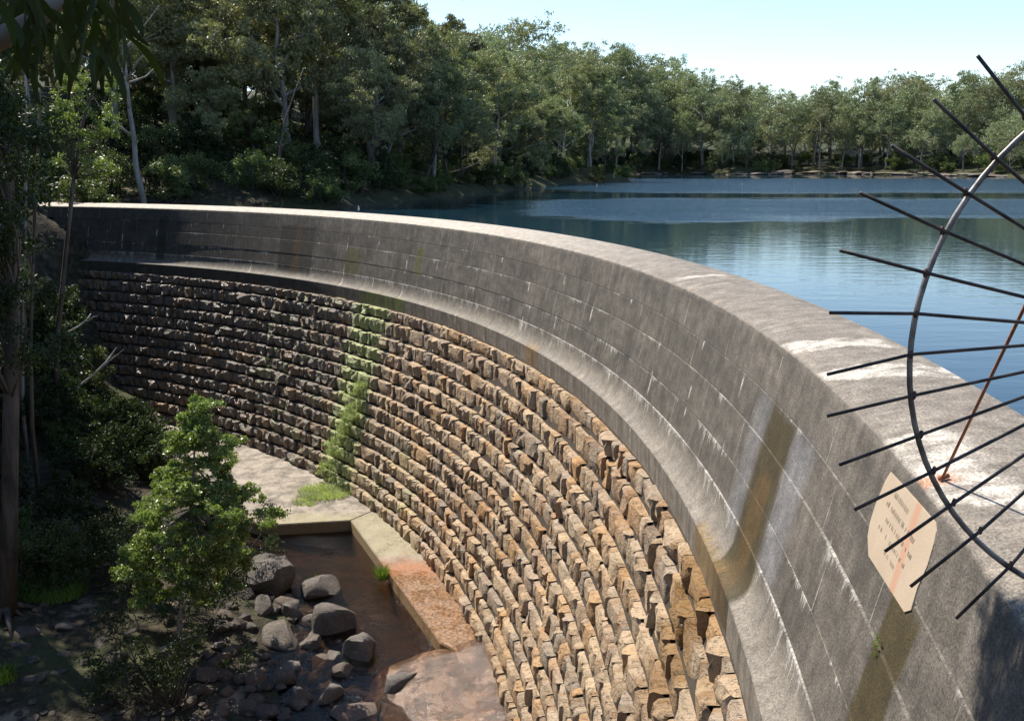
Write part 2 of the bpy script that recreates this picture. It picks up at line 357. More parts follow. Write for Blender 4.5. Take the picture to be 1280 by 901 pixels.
M_NEARLEAF = mat_leaf('hanging_gum_leaf', (0.02, 0.03, 0.009), (0.06, 0.07, 0.016), 0.35, 0.6, 0.12, 0.3)
M_FERN = mat_leaf('fern_green', (0.07, 0.13, 0.03), (0.14, 0.22, 0.06), 0.35, 0.45, 0.4)
M_GRASS = mat_leaf('grass_green', (0.11, 0.2, 0.03), (0.25, 0.36, 0.09), 0.35, 0.5, 0.3)
M_BARK = mat_bark('grey_gum_bark', (0.2, 0.175, 0.15), (0.36, 0.33, 0.3), (0.13, 0.1, 0.08))
M_BARK_D = mat_bark('dark_rough_bark', (0.07, 0.055, 0.045), (0.15, 0.12, 0.1), (0.05, 0.04, 0.035))
M_BARK_W = mat_bark('bleached_wood', (0.42, 0.4, 0.37), (0.58, 0.56, 0.53), (0.3, 0.27, 0.24))
M_BOULDER = mat_rock('grey_sandstone_boulder', (0.07, 0.062, 0.055), (0.16, 0.138, 0.118), (0.29, 0.25, 0.21))
M_SHORE = mat_rock('shore_sandstone', (0.15, 0.125, 0.1), (0.29, 0.24, 0.19), (0.09, 0.075, 0.06), 0.9, 0.6)

# ------------------------------------------------------------------ terrain
LAKE = [(-29.5, 59), (-28, 65), (-20, 69), (-12.9, 70.4), (-10, 83), (-6.8, 97.4), (-3, 110), (0, 120.6), (5, 140), (10, 158), (17, 168), (23, 171),
        (22, 185), (18, 215), (22, 255), (32, 285), (50, 296), (62, 283), (72, 277), (82, 288), (92, 312), (106, 300), (116, 275), (126, 232),
        (150, 205), (190, 190), (180, 130), (120, 70), (60, 25), (25, 6), (9, 0.5), (4.3, 1.5)]
arc = [pol(t, R-0.4) for t in np.linspace(TH1-1, TH0+1, 60)]
LAKE_POLY = np.array(LAKE + arc)
CTRL = np.array([
 (-8, 36, -14.1), (-5, 32, -14.1), (-4, 28, -14.1), (-6, 27, -14.1), (-3.5, 24.5, -14.1), (-2, 26, -14), (-10, 38, -13.7),
 (-3, 31, -14), (-9, 40, -13.6), (-14, 46, -13.4), (-20, 51.5, -13.0), (-3, 37, -14), (-6, 43, -14), (0, 28, -14), (2, 20, -14),
 (-8, 29.5, -13.05), (-9.6, 33, -13.15), (-11, 28, -12.75), (-10, 25, -12.9), (-7, 25, -13.2), (-14, 31, -12.5), (-18, 31, -12.0), (-12.5, 36, -13.0), (-15, 40, -12.8), (-20, 36, -11.5), (-20, 45, -12.0),
 (-5, 22, -13.7), (-9, 20, -13.5), (-16, 14, -14), (-30, 5, -15), (-16, 24, -12.3), (-22, 26, -11), (-45, -10, -15),
 (-24.6, 55, -11.0), (-26.7, 57.2, -7.3), (-28.1, 58.6, -4.6), (-30.5, 60, -0.6), (-32, 52, -4), (-28, 50, -8), (-36, 40, -4), (-29, 34, -8.5), (-40, 52, 2), (-46, 35, 1), (-60, 42, 9), (-60, 15, 3), (-33, 20, -9), (-80, 70, 16),
 (0, 0, 0.85), (2, 1, 0.8), (6, 0, 0.6), (-2, -2, 0.6), (0, 2.2, -0.6), (3, 3.6, -1.9), (2.8, 7, -5.5), (2, 11, -9), (1.6, 15, -11.5), (0.8, 19, -13.3), (-1, 6, -6.2), (-3, 4, -5.5), (-4, 12, -11.5), (-8, 3, -8), (-8, 12, -13.2), (-15, 0, -12), (-3, 18, -13.6), (-10, -15, -3), (5, -15, 4), (30, -20, 8), (-30, -30, -8)], dtype=float)
def _rbf_fit(P):
    n = len(P); D = np.hypot(P[:, None, 0]-P[None, :, 0], P[:, None, 1]-P[None, :, 1])
    A = np.zeros((n+3, n+3)); A[:n, :n] = -D; A[:n, n] = 1; A[:n, n+1:] = P[:, :2]; A[n, :n] = 1; A[n+1:, :n] = P[:, :2].T
    return np.linalg.solve(A, np.concatenate([P[:, 2], np.zeros(3)]))
_W = _rbf_fit(CTRL)
def z_down(x, y):
    D = np.hypot(x[..., None]-CTRL[:, 0], y[..., None]-CTRL[:, 1])
    return np.clip(-(D @ _W[:len(CTRL)]) + _W[-3] + _W[-2]*x + _W[-1]*y, -16, 25)
def lake_dist(x, y):
    """signed distance to the lake shore, negative inside"""
    P = LAKE_POLY; Q = np.roll(P, -1, 0)
    d = np.full(x.shape, 1e9); ins = np.zeros(x.shape, bool)
    for (ax, ay), (bx, by) in zip(P, Q):
        ex, ey = bx-ax, by-ay; t = np.clip(((x-ax)*ex + (y-ay)*ey)/(ex*ex+ey*ey), 0, 1)
        d = np.minimum(d, np.hypot(x-ax-t*ex, y-ay-t*ey))
        c = ((ay > y) != (by > y)) & (x < (bx-ax)*(y-ay)/(by-ay+1e-12) + ax); ins ^= c
    return np.where(ins, -d, d)
def sm(a, b, x): t = np.clip((x-a)/(b-a), 0, 1); return t*t*(3-2*t)
def wig(x, y, s, k):
    return (np.sin(x/s*1.7+k)*np.cos(y/s*1.3-k*2) + 0.6*np.sin((x+y)/s*2.9+k*3) + 0.4*np.cos((x-1.7*y)/s*4.1+k))/2
def z_ground(x, y):
    x = np.asarray(x, float); y = np.asarray(y, float)
    d = lake_dist(x, y)
    steep = 0.30 - 0.08*sm(180, 260, y) - 0.06*sm(40, 110, x)
    up = LAKE_Z + np.where(d < 0, np.maximum(-5, d*0.8), 0.35*sm(0, 2, d) + steep*d*(1 - 0.0035*np.minimum(d, 140)))
    up = up + np.where(d > 1, wig(x, y, 9, 1.0)*0.5*sm(1, 12, d) + wig(x, y, 31, 2.0)*2.0*sm(10, 40, d), 0)
    dn = z_down(x, y) + wig(x, y, 2.2, 0.4)*0.12 + wig(x, y, 0.9, 1.4)*0.05
    rho = np.hypot(x-XC, y-YC); th = np.degrees(np.arctan2(x-XC, y-YC))
    inside = sm(TH0-2, TH0+3, th)*(1-sm(TH1-2, TH1+1, th))
    wa = sm(45.6, 47.8, rho)*inside
    wb = sm(44, 60, rho)*(1-inside)
    return dn*(1-wa-wb) + up*(wa+wb)
def zg(x, y): return float(z_ground(np.array([x]), np.array([y]))[0])
def pix_ground(px, py, t0=6, t1=420, zoff=0.0):
    d = pix_ray(px, py); ts = np.concatenate([np.linspace(t0, 60, 700), np.linspace(60, t1, 900)])
    X, Y, Z = d.x*ts, d.y*ts, CAM_H + d.z*ts
    g = z_ground(X, Y)
    i = int(np.argmax(Z < g+zoff)) if np.any(Z < g+zoff) else -1
    return Vector((X[i], Y[i], g[i]))

def mat_ground():
    m = NT('bush_floor'); p = m.pos(); x, y, z = m.xyz(p)
    litter = m.noise(p, 2.2, 7, 0.7, 0.4); big = m.noise(p, 0.25, 4)
    base = m.ramp(litter, [(0.3, (0.018, 0.016, 0.011)), (0.5, (0.05, 0.043, 0.029)), (0.62, (0.095, 0.078, 0.053)), (0.8, (0.2, 0.16, 0.115))])
    base = m.mix(m.math('MULTIPLY', m.step(big, 0.5, 0.65), 0.6), base, (0.075, 0.09, 0.035))
    base = m.mix(m.math('MULTIPLY', m.step(m.noise(p, 0.55, 4), 0.6, 0.68), 0.75), base, (0.33, 0.265, 0.2))
    base = m.mix(m.math('MULTIPLY', m.step(y, 60, 90), 0.85), base, m.mix(litter, (0.02, 0.025, 0.01), (0.075, 0.08, 0.035)))
    base = m.mix(m.math('MULTIPLY', m.step(z, -13.3, -13.6), m.step(z, -12.0, -12.3)), base, (0.14, 0.085, 0.035))
    bed = m.mix(m.step(m.noise(p, 1.3, 6, 0.65), 0.35, 0.65), (0.11, 0.064, 0.03), (0.035, 0.033, 0.017))
    base = m.mix(m.step(z, -13.35, -13.6), base, bed)
    return m.set(base, 0.9, 0.2, m.bump(m.math('ADD', litter, m.noise(p, 12, 4)), 0.8, 0.12))
def axis(lo, a, b, hi, d, g):
    L = list(np.arange(a, b, d)); s = d; v = a
    left = []
    while v > lo: s = min(s*g, 9); v -= s; left.append(v)
    s = d; v = L[-1]; right = []
    while v < hi: s = min(s*g, 9); v += s; right.append(v)
    return np.array(left[::-1] + L + right)
gx = axis(-260, -34, 8, 420, 0.55, 1.09); gy = axis(-90, 0, 66, 760, 0.55, 1.09)
GX, GY = np.meshgrid(gx, gy); GZ = z_ground(GX, GY)
nx, ny = len(gx), len(gy)
ii = np.arange(nx*ny).reshape(ny, nx)
ground = obj('ground', np_mesh('ground', np.stack([GX.ravel(), GY.ravel(), GZ.ravel()], 1),
             np.stack([ii[:-1, :-1].ravel(), ii[:-1, 1:].ravel(), ii[1:, 1:].ravel(), ii[1:, :-1].ravel()], 1), mat_ground(), True))
tag(ground, 'brown leaf-littered bush ground of the gorge and lake banks', 'ground', kind='structure')

# ------------------------------------------------------------------ lake and pool
def mat_lake():
    m = NT('lake_water'); p = m.pos(); x, y, z = m.xyz(p)
    # cat's-paws of wind: rippled lanes across the lake
    wv = m.comb(m.math('MULTIPLY', x, 0.02), m.math('MULTIPLY', y, 0.09), 0.0)
    wob = m.math('MULTIPLY', m.math('SUBTRACT', m.noise(m.scale(p, 0.03, 0.05, 0), 1.0, 4), 0.5), 26)
    yy = m.math('ADD', y, wob)
    fray = m.math('MULTIPLY', m.math('SUBTRACT', m.noise(m.scale(p, 0.10, 0.9, 1), 1.0, 4, 0.65), 0.5), 14)
    yy = m.math('ADD', yy, fray)
    lane = m.math('MAXIMUM', m.band(yy, 62, 88, 7), m.band(yy, 118, 205, 14))
    lane = m.math('MULTIPLY', lane, m.step(m.math('ADD', m.math('ADD', x, m.math('MULTIPLY', y, -0.05)), m.math('MULTIPLY', fray, 0.6)), -6, 7))
    lane = m.math('MULTIPLY', lane, m.math('ADD', 0.5, m.math('MULTIPLY', m.step(m.noise(wv, 3.0, 3), 0.35, 0.6), 0.5)))
    rip = m.math('ADD', m.noise(m.scale(p, 0.55, 1.5, 1), 1.0, 3, 0.5), m.math('MULTIPLY', m.noise(m.scale(p, 2.2, 5.5, 1), 1.0, 3, 0.6), 0.35))
    b1 = m.bump(rip, 0.07, 0.12)
    n2 = m.noise(m.scale(p, 1.1, 2.6, 1), 1.0, 3, 0.6)
    b2n = m.node('ShaderNodeBump'); b2n.inputs['Distance'].default_value = 0.6
    m.put(b2n.inputs['Height'], n2); m.put(b2n.inputs['Strength'], lane); m.l.new(b1, b2n.inputs['Normal'])
    m.set((0.008, 0.032, 0.055), m.math('ADD', 0.015, m.math('MULTIPLY', lane, 0.17)), 0.5, b2n.outputs[0]); m.b.inputs['IOR'].default_value = 1.33
    return m.m
lv = [(x, y, LAKE_Z) for x, y in LAKE_POLY]
# push the shore edge under the banks
cx, cy = 60, 150
lake_pts = []
for (x, y) in LAKE:
    lake_pts.append((x, y))
LP = np.array(lake_pts); out = []
for i, (x, y) in enumerate(LP):
    a = LP[max(0, i-1)]; b = LP[min(len(LP)-1, i+1)]; t = (b-a)/np.linalg.norm(b-a); n = np.array([-t[1], t[0]])
    out.append((x + n[0]*1.5, y + n[1]*1.5, LAKE_Z))
bm = bmesh.new(); vs = [bm.verts.new(v) for v in out] + [bm.verts.new((x, y, LAKE_Z)) for x, y in arc]
fc = bm.faces.new(vs); bmesh.ops.triangulate(bm, faces=[fc]); bmesh.ops.recalc_face_normals(bm, faces=bm.faces)
if bm.faces[:][0].normal.z < 0: bmesh.ops.reverse_faces(bm, faces=bm.faces)
me = bpy.data.meshes.new('lake'); bm.to_mesh(me); bm.free(); me.materials.append(mat_lake())
tag(obj('lake', me), 'calm blue-green lake held behind the curved dam', 'lake', kind='structure')

def mat_pool():
    m = NT('pool_water'); p = m.pos()
    rip = m.math('ADD', m.noise(p, 3.2, 4, 0.65, 0.6), m.math('MULTIPLY', m.noise(p, 11, 3, 0.6), 0.35))
    nb = m.bump(rip, 0.5, 0.12)
    gl = m.node('ShaderNodeBsdfGlossy'); gl.inputs['Roughness'].default_value = 0.04; m.l.new(nb, gl.inputs['Normal'])
    tr = m.node('ShaderNodeBsdfTransparent'); tr.inputs[0].default_value = (0.55, 0.42, 0.26, 1)
    fr = m.node('ShaderNodeFresnel'); fr.inputs['IOR'].default_value = 1.45; m.l.new(nb, fr.inputs['Normal'])
    mx = m.node('ShaderNodeMixShader'); m.l.new(fr.outputs[0], mx.inputs[0]); m.l.new(tr.outputs[0], mx.inputs[1]); m.l.new(gl.outputs[0], mx.inputs[2])
    m.l.new(mx.outputs[0], m.out.inputs[0]); return m.m
pp = [(-14, 38.5), (-9, 38.4), (-6.6, 37.7), (-4.6, 33.5), (-2.3, 28.4), (-1.9, 26.6), (1.8, 26.6), (2.2, 19), (-1, 18.5), (-6, 19.5), (-9, 22), (-9, 27), (-12, 33)]
tag(obj('pool', py_mesh('pool', [(x, y, POOL_Z) for x, y in pp], [tuple(range(len(pp)-1, -1, -1))], mat_pool())), 'shallow brown pool at the foot of the dam', 'pool', kind='structure')

# ------------------------------------------------------------------ the dam
dam = empty('dam', (*pol(60, 45), Z_TOE))
tag(dam, 'curved masonry dam with grey concrete top and rock-faced stone courses', 'dam')
DAM_INV = Matrix.Translation(-dam.location)
def dam_part(name, me):
    o = obj(name, me, dam); o.matrix_parent_inverse = DAM_INV; return o
def sweep(name, prof, mat, smooth=True, dth=0.4):
    """prof: list of (rho, z, v); swept along the arch, with (arc length, v) as UV"""
    ths = np.arange(TH0, TH1+1e-6, dth); n = len(prof)
    V = []; UV = []
    for t in ths:
        for (r, z, v) in prof:
            x, y = pol(t, r); V.append((x, y, z)); UV.append((math.radians(t)*47.2, v))
    Fq = []
    for i in range(len(ths)-1):
        for k in range(n-1):
            Fq.append((i*n+k, (i+1)*n+k, (i+1)*n+k+1, i*n+k+1))
    Fq.append(tuple(range(n))) ; Fq.append(tuple((len(ths)-1)*n + k for k in range(n-1, -1, -1)))
    me = py_mesh(name, V, Fq, mat)
    uv = me.uv_layers.new(name='UVMap'); ids = np.empty(len(me.loops), np.int32); me.loops.foreach_get('vertex_index', ids)
    uv.data.foreach_set('uv', np.array(UV, np.float32)[ids].ravel())
    if smooth:
        for p in me.polygons: p.use_smooth = True
        try: me.set_sharp_from_angle(angle=math.radians(28))
        except Exception: pass
    return dam_part(name, me)
# crest: upstream face, worn top falling a little downstream, rounded nose, first pour
ri = R - T_CREST
prof = [(R, -7.0, 1.9), (R, -0.06, 1.66), (R-0.05, -0.012, 1.6), (R-0.4, 0.0, 1.2), (R-0.8, -0.02, 0.8), (R-1.15, -0.075, 0.45), (R-1.4, -0.125, 0.2),
        (R-1.53, -0.165, 0.06), (R-1.585, -0.20, -0.06), (R-1.606, -0.245, -0.16), (r_face(-0.3), -0.30, -0.3), (r_face(-0.6), -0.6, -0.6), (r_face(-0.935)+0.004, -0.935, -0.935), (r_face(-0.95)+0.03, -0.95, -0.95), (R-0.8, -0.951, -0.95)]
sweep('crest', prof, M_CONC)
for i in range(3):
    za, zb = LIFT_Z[i], LIFT_Z[i+1]; o_ = [0.006, -0.004, 0.008][i]
    pr = [(R-0.8, za-0.002, za), (r_face(za)+0.03, za-0.002, za), (r_face(za-0.015)+o_, za-0.015, za-0.015), (r_face((za+zb)/2)+o_, (za+zb)/2, (za+zb)/2), (r_face(zb+0.015)+o_, zb+0.015, zb+0.015), (r_face(zb)+0.03, zb, zb), (R-0.8, zb, zb)]
    sweep('concrete_pour', pr, M_CONC)
za = LIFT_Z[3]; pr = [(R-0.8, za-0.002, za), (r_face(za)+0.03, za-0.002, za), (r_face(za-0.015), za-0.015, za-0.015)]
r1, r2 = r_face(za), R - T_CREST - 0.925
for k in range(1, 7):
    f = k/6; z = za + (Z_LEDGE-za)*(1-(1-f)**1.6); pr.append((r1 + (r2-r1)*(f**1.7), z, z))
pr += [(r2-0.03, Z_LEDGE-0.03, Z_LEDGE-0.03), (r2-0.035, (Z_LEDGE+Z_LEDGE_B)/2, (Z_LEDGE+Z_LEDGE_B)/2), (r2-0.03, Z_LEDGE_B, Z_LEDGE_B), (R-1.5, Z_LEDGE_B-0.01, Z_LEDGE_B)]
sweep('flared_ledge', pr, M_CONC)
sweep('masonry_core', [(R-1.4, Z_LEDGE_B+0.1, 0), (r_mas(Z_LEDGE_B)+0.05, Z_LEDGE_B+0.1, 0), (r_mas(Z_TOE-2)+0.05, Z_TOE-2, 0), (R-1.4, Z_TOE-2, 0)], M_MORTAR, False, 0.8)

def stone_variant(k):
    """rock-faced block in unit space: x in [-.5,.5] (along wall), z in [-.5,.5], y = projection out of the joint plane"""
    r = np.random.default_rng(100+k); xs = np.array([-0.5, -0.42, -0.15, 0.15, 0.42, 0.5]); zs = np.array([-0.5, -0.37, 0.0, 0.34, 0.47, 0.5])
    tiltx, tiltz = r.normal(0, 0.28), r.normal(0.0, 0.24); V = []; fall = r.uniform(-0.06, 0.02)
    for j, zz in enumerate(zs):
        for i, xx in enumerate(xs):
            end = i in (0, 5)
            X, Z = xx*(0.985 + r.normal(0, 0.012)), zz*(0.985 + r.normal(0, 0.012))
            if j == 5: y = -1.5                                            # bed of the course above
            elif j == 4: y = (0.05 if end else 0.42) + r.normal(0, 0.12) + tiltx*xx; Z += fall*r.random()
            elif end or j == 0: y = -0.16 + r.normal(0, 0.05)
            else:
                y = 0.78 + tiltx*xx + tiltz*zz + r.normal(0, 0.17) - 0.22*(abs(xx)/0.42)**3 - 0.12*(abs(zz)/0.38)**3
                X, Z = xx + r.normal(0, 0.025), zz + r.normal(0, 0.03)
                if r.random() < 0.08: y -= 0.4
            V.append((X, y, Z))
    Fq = []
    for j in range(5):
        for i in range(5):
            a = j*6+i; q = (a, a+6, a+7, a+1)
            if r.random() < 0.5: Fq += [(q[0], q[1], q[2]), (q[0], q[2], q[3])]
            else: Fq += [(q[0], q[1], q[3]), (q[1], q[2], q[3])]
    return np.array(V), np.array(Fq)
NVAR = 26
SV = [stone_variant(k) for k in range(NVAR)]
SM = [np_mesh('stone', v, f, M_STONE, True) for v, f in SV]
for q in SM: q.set_sharp_from_angle(angle=math.radians(75))
stones = []
NC = 14
edges = np.linspace(Z_LEDGE_B-0.01, Z_TOE-0.05, NC+1); edges[1:-1] += rng.normal(0, 0.018, NC-1); edges[1] += 0.1
for c in range(NC):
    zt, zb = edges[c], edges[c+1]; zm = (zt+zb)/2; r0 = r_mas(zm); s = math.radians(16.5)*r0 + rng.random()*0.4; send = math.radians(104)*r0
    while s < send:
        w = float(np.clip(rng.lognormal(math.log(0.56), 0.4), 0.28, 1.4)); th = math.degrees((s+w/2)/r0); s += w
        x, y = pol(th, r0)
        if zg(*pol(th, r0-0.4)) > zt + 0.1: continue
        dep = float(np.clip(rng.normal(0.15, 0.045), 0.06, 0.27)); off = rng.normal(0, 0.02); dep *= 1.0 + 0.6*min(1.0, max(0.0, (54-th)/12))
        p = project((x, y, zm)); vis = 0
        if p and -30 < p[0] < 1310 and p[1] < 930: vis = w*(zt-zb)*abs(math.sin(math.radians(th) - math.atan2(-x, -y) + 0) )/p[2]**2 if False else w*(zt-zb)/p[2]**2
        hs = float(rng.uniform(0.9, 0.99)); stones.append((vis, th, r0-off, zm - (0.99-hs)*(zt-zb)*0.5 + rng.normal(0, 0.008), w*0.975, (zt-zb)*hs, dep, int(rng.integers(NVAR)), rng.random(), rng.normal(0, 0.035)))
stones.sort(key=lambda q: -q[0])
def stone_matrix(q):
    _, th, r0, zm, w, h, dep, k, t, roll = q
    a = math.radians(th); nx_, ny_ = -math.sin(a), -math.cos(a)          # outward (downstream) normal
    x, y = pol(th, r0)
    M = Matrix(((ny_, nx_, 0, x), (-nx_, ny_, 0, y), (0, 0, 1, zm), (0, 0, 0, 1)))
    return M @ Matrix.Rotation(roll, 4, 'Y') @ Matrix.Diagonal((w, dep, h, 1))
for q in stones[:300]:
    o = dam_part('stone', SM[q[7]]); o.matrix_basis = stone_matrix(q)
VV, FF, TT = [], [], []; nv = 0
for q in stones[300:]:
    v, f = SV[q[7]]; M = np.array(stone_matrix(q)); V = v @ M[:3, :3].T + M[:3, 3]
    VV.append(V); FF.append(f + nv); TT.append(np.full(len(v), q[8])); nv += len(v)
me = np_mesh('far_stones', np.concatenate(VV), np.concatenate(FF), M_STONE_FAR)
at = me.attributes.new('tint', 'FLOAT', 'POINT'); at.data.foreach_set('value', np.concatenate(TT).astype(np.float32))
tag(dam_part('stone_courses', me), kind='stuff')

# plaque let into the top of the wall
def wall_pt(th, z, off=0.0): x, y = pol(th, r_face(z)-off); return Vector((x, y, z))
def mat_plaque():
    m = NT('plaque_sandstone'); p = m.pos(); th, z = theta_nodes(m)
    base = m.mix(m.noise(p, 3, 4), (0.34, 0.265, 0.19), (0.45, 0.36, 0.265))
    rr = m.band(m.math('ADD', th, m.math('MULTIPLY', m.math('ADD', z, 0.3), 0.1)), 99.18, 99.36, 0.05)
    base = m.mix(m.math('MULTIPLY', rr, 0.75), base, (0.42, 0.22, 0.14))
    return m.set(base, 0.8, 0.3, m.bump(m.noise(p, 30, 4), 0.3, 0.01))
PQ = [(98.10, -0.34), (99.80, -0.285), (99.9, -0.33), (99.95, -0.42), (99.99, -0.6), (99.95, -0.82), (99.99, -1.0), (99.85, -1.08), (98.32, -1.14), (98.08, -1.02), (98.0, -0.9), (97.98, -0.72), (98.03, -0.45)]
plq = empty('plaque', wall_pt(99, -0.7)); tag(plq, 'pale cracked sandstone plaque with a rust stain, set in the concrete below the crest', 'plaque')
def in_plq(name, V, Fs, mat):
    o = obj(name, py_mesh(name, [Vector(v)-plq.location for v in V], Fs, mat), plq); return o
n = len(PQ); V = [wall_pt(t, z, 0.008) for t, z in PQ] + [wall_pt(t + (99-t)*-0.012, z, -0.02) for t, z in PQ]
in_plq('slab', V, [tuple(range(n))] + [(i, i+n, (i+1) % n + n, (i+1) % n) for i in range(n)], mat_plaque())
ml = mat_plain('worn_incised_letters', (0.29, 0.225, 0.16), (0.37, 0.29, 0.215))
rr = random.Random(4); IV, IF = [], []
for row, (z, a, b, hh) in enumerate([(-0.47, 98.5, 99.05, 0.06), (-0.6, 98.35, 99.6, 0.055), (-0.72, 98.5, 99.55, 0.05), (-0.84, 98.35, 99.5, 0.05), (-0.95, 98.7, 99.2, 0.045)]):
    V, Fs = IV, IF; t = a
    while t < b:                                    # weathered, no longer legible strokes
        if rr.random() < 0.84:
            sl = rr.choice([0, 0, 0.012, -0.012]); w = 0.009
            q = [wall_pt(t-w, z, 0.0165), wall_pt(t+w, z, 0.0165), wall_pt(t+w+sl, z+hh*rr.uniform(0.6, 1), 0.0165), wall_pt(t-w+sl, z+hh*rr.uniform(0.6, 1), 0.0165)]
            o = len(V); V += q; Fs.append((o, o+1, o+2, o+3))
        t += rr.choice([0.03, 0.035, 0.05, 0.08])
tag(in_plq('inscription', IV, IF, ml), kind='stuff')

# ------------------------------------------------------------------ fan of iron spikes guarding the crest
YF = 5.3
M_IRON = mat_plain('weathered_dark_iron', (0.022, 0.02, 0.02), (0.075, 0.06, 0.055), 6, 0.5, 0.35, 0.5)
M_RUST = mat_plain('rusty_iron', (0.16, 0.06, 0.03), (0.26, 0.11, 0.06), 20, 0.85)
M_WELD = mat_plain('rusty_weld', (0.05, 0.03, 0.022), (0.12, 0.06, 0.035), 30, 0.7)
M_STEEL = mat_plain('pale_iron_hoop', (0.08, 0.07, 0.065), (0.28, 0.26, 0.245), 5, 0.45, 0.4, 0.5)
HUB = pix_y(1500, 420, YF)
fan = empty('spiked_fan_guard', (HUB.x, YF, -0.05))
tag(fan, 'fan of dark iron spikes on a curved hoop barring the dam crest', 'guard')
def fan_part(name, path, rad, mat, sides=8):
    V, Fs = tube([Vector(p)-fan.location for p in path], [rad]*len(path) if not isinstance(rad, list) else rad, sides)
    return obj(name, py_mesh(name, V, Fs, mat, True), fan)
SP = [((1222, 70), (1281, 145)), ((1167, 124), (1242, 195)), ((1114, 182), (1207, 240)), ((1075, 241), (1178, 288)), ((1050, 313), (1157, 341)), ((1037, 391), (1145, 392)), ((1034, 468), (1139, 443)),
      ((1034, 520), (1143, 494)), ((1049, 581), (1152, 543)), ((1068, 637), (1168, 588)), ((1106, 689), (1193, 628)), ((1138, 733), (1226, 663)), ((1195, 773), (1264, 706))]
ring_c = Vector((HUB.x, YF, HUB.z-0.07)); RR = (pix_y(1139, 445, YF)-ring_c).length
mir = []
for tip, rg in SP:
    a = pix_y(*tip, YF-0.03); b = pix_y(*rg, YF); 
    mid = b + (HUB-b)*0.45 + Vector((0, 0, random.gauss(0, 0.012))); fan_part('spike', [a, b, mid, HUB + (b-HUB)*0.05], 0.0108, M_IRON)
    sp_ = fan.children[-1]
    v, f = tube([b-fan.location + Vector((0, 0.004, -0.026)), b-fan.location + Vector((0, 0.004, 0)), b-fan.location + Vector((0, 0.004, 0.024))], [0.008, 0.0165, 0.009], 6); obj('weld', py_mesh('weld', v, f, M_WELD, True), sp_)
    mir.append((a, b))
for a, b in mir[:8]:
    f = lambda v: Vector((2*HUB.x - v.x, v.y, v.z)); fan_part('spike', [f(a), f(b), f(b + (HUB-b)*0.45), HUB + (f(b)-HUB)*0.05], 0.0108, M_IRON)
an = np.radians(np.linspace(-64, 244, 72)); path = [Vector((ring_c.x + RR*math.cos(q), YF+0.016, ring_c.z + RR*math.sin(q))) for q in an]
fan_part('hoop', path, 0.018, M_STEEL)
fan_part('hub', [HUB + Vector((0, -0.06, 0)), HUB + Vector((0, 0.06, 0))], 0.11, M_IRON, 14)
fan_part('post', [Vector((HUB.x, YF, -0.06)), HUB], 0.03, M_IRON)
foot = pix_z(1178, 597, -0.10); topb = pix_y(1330, 281, YF+0.02)
fan_part('brace', [foot, foot.lerp(topb, 0.5), topb], 0.012, M_RUST)
fan_part('foot_bolt', [foot + Vector((-0.03, 0, -0.01)), foot + Vector((0.06, 0.02, 0.015))], 0.022, M_RUST)
# ------------------------------------------------------------------ apron, shelf, pool bank
def mat_apron():
    m = NT('stained_apron_concrete'); p = m.pos(); x, y, z = m.xyz(p)
    n1 = m.noise(p, 1.8, 6, 0.65); n2 = m.noise(p, 9, 5, 0.7)
    base = m.mix(m.step(m.noise(p, 1.1, 7, 0.72), 0.36, 0.62), (0.12, 0.1, 0.078), (0.33, 0.28, 0.225))
    base = m.mix(m.math('MULTIPLY', m.step(n2, 0.52, 0.66), 0.6), base, (0.1, 0.075, 0.05))
    yy = m.math('ADD', y, m.math('MULTIPLY', m.math('SUBTRACT', n1, 0.5), 1.6))
    base = m.mix(m.math('MULTIPLY', m.band(yy, 33.6, 38.2, 0.5), m.step(n2, 0.35, 0.6)), base, (0.27, 0.235, 0.13))
    rustm = m.band(yy, 20, 33.0, 0.9)
    base = m.mix(rustm, base, m.mix(m.step(n2, 0.4, 0.62), (0.11, 0.06, 0.03), (0.3, 0.17, 0.09)))
    base = m.mix(m.math('MULTIPLY', m.band(yy, 32.1, 33.2, 0.5), 0.6), base, (0.34, 0.13, 0.05))
    base = m.mix(m.math('MULTIPLY', m.step(n1, 0.55, 0.7), m.math('MULTIPLY', m.step(y, 38, 41), 0.85)), base, (0.085, 0.068, 0.055))
    base = m.mix(m.math('MULTIPLY', m.step(m.noise(p, 3.3, 4, 0.6, 1.0), 0.62, 0.7), 0.6), base, (0.34, 0.17, 0.1))
    side = m.math('LESS_THAN', z, Z_TOE-0.06)
    base = m.mix(m.math('MULTIPLY', side, 0.7), base, m.mix(m.noise(m.scale(p, 3, 3, 0.5), 1.0, 4), (0.3, 0.16, 0.06), (0.22, 0.17, 0.08)))
    wet = m.math('MULTIPLY', rustm, m.step(m.noise(p, 1.4, 4), 0.42, 0.55))
    return m.set(base, m.math('SUBTRACT', 0.75, m.math('MULTIPLY', wet, 0.52)), 0.5, m.bump(m.math('ADD', n1, m.math('MULTIPLY', n2, 0.6)), 0.5, 0.06))
M_APRON = mat_apron()
def slab(name, poly, zt, zb, mat, bev=0.03, noise_amp=0.0):
    bm = bmesh.new(); vs = [bm.verts.new((x, y, zb)) for x, y in poly]; f = bm.faces.new(vs)
    r = bmesh.ops.extrude_face_region(bm, geom=[f]); tv = [g for g in r['geom'] if isinstance(g, bmesh.types.BMVert)]
    for v in tv: v.co.z = zt if not callable(zt) else zt(v.co.x, v.co.y)
    bmesh.ops.recalc_face_normals(bm, faces=bm.faces)
    bmesh.ops.bevel(bm, geom=[e for e in bm.edges if all(v in tv for v in e.verts)], offset=bev, segments=2, affect='EDGES')
    me = bpy.data.meshes.new(name); bm.to_mesh(me); bm.free(); me.materials.append(mat); return me
toe = [pol(t, r_mas(Z_TOE)+0.15) for t in np.linspace(76.5, 57.3, 16)]
toe_l = [pol(t, r_mas(Z_TOE)+0.15) for t in np.linspace(57.3, 27, 24)]
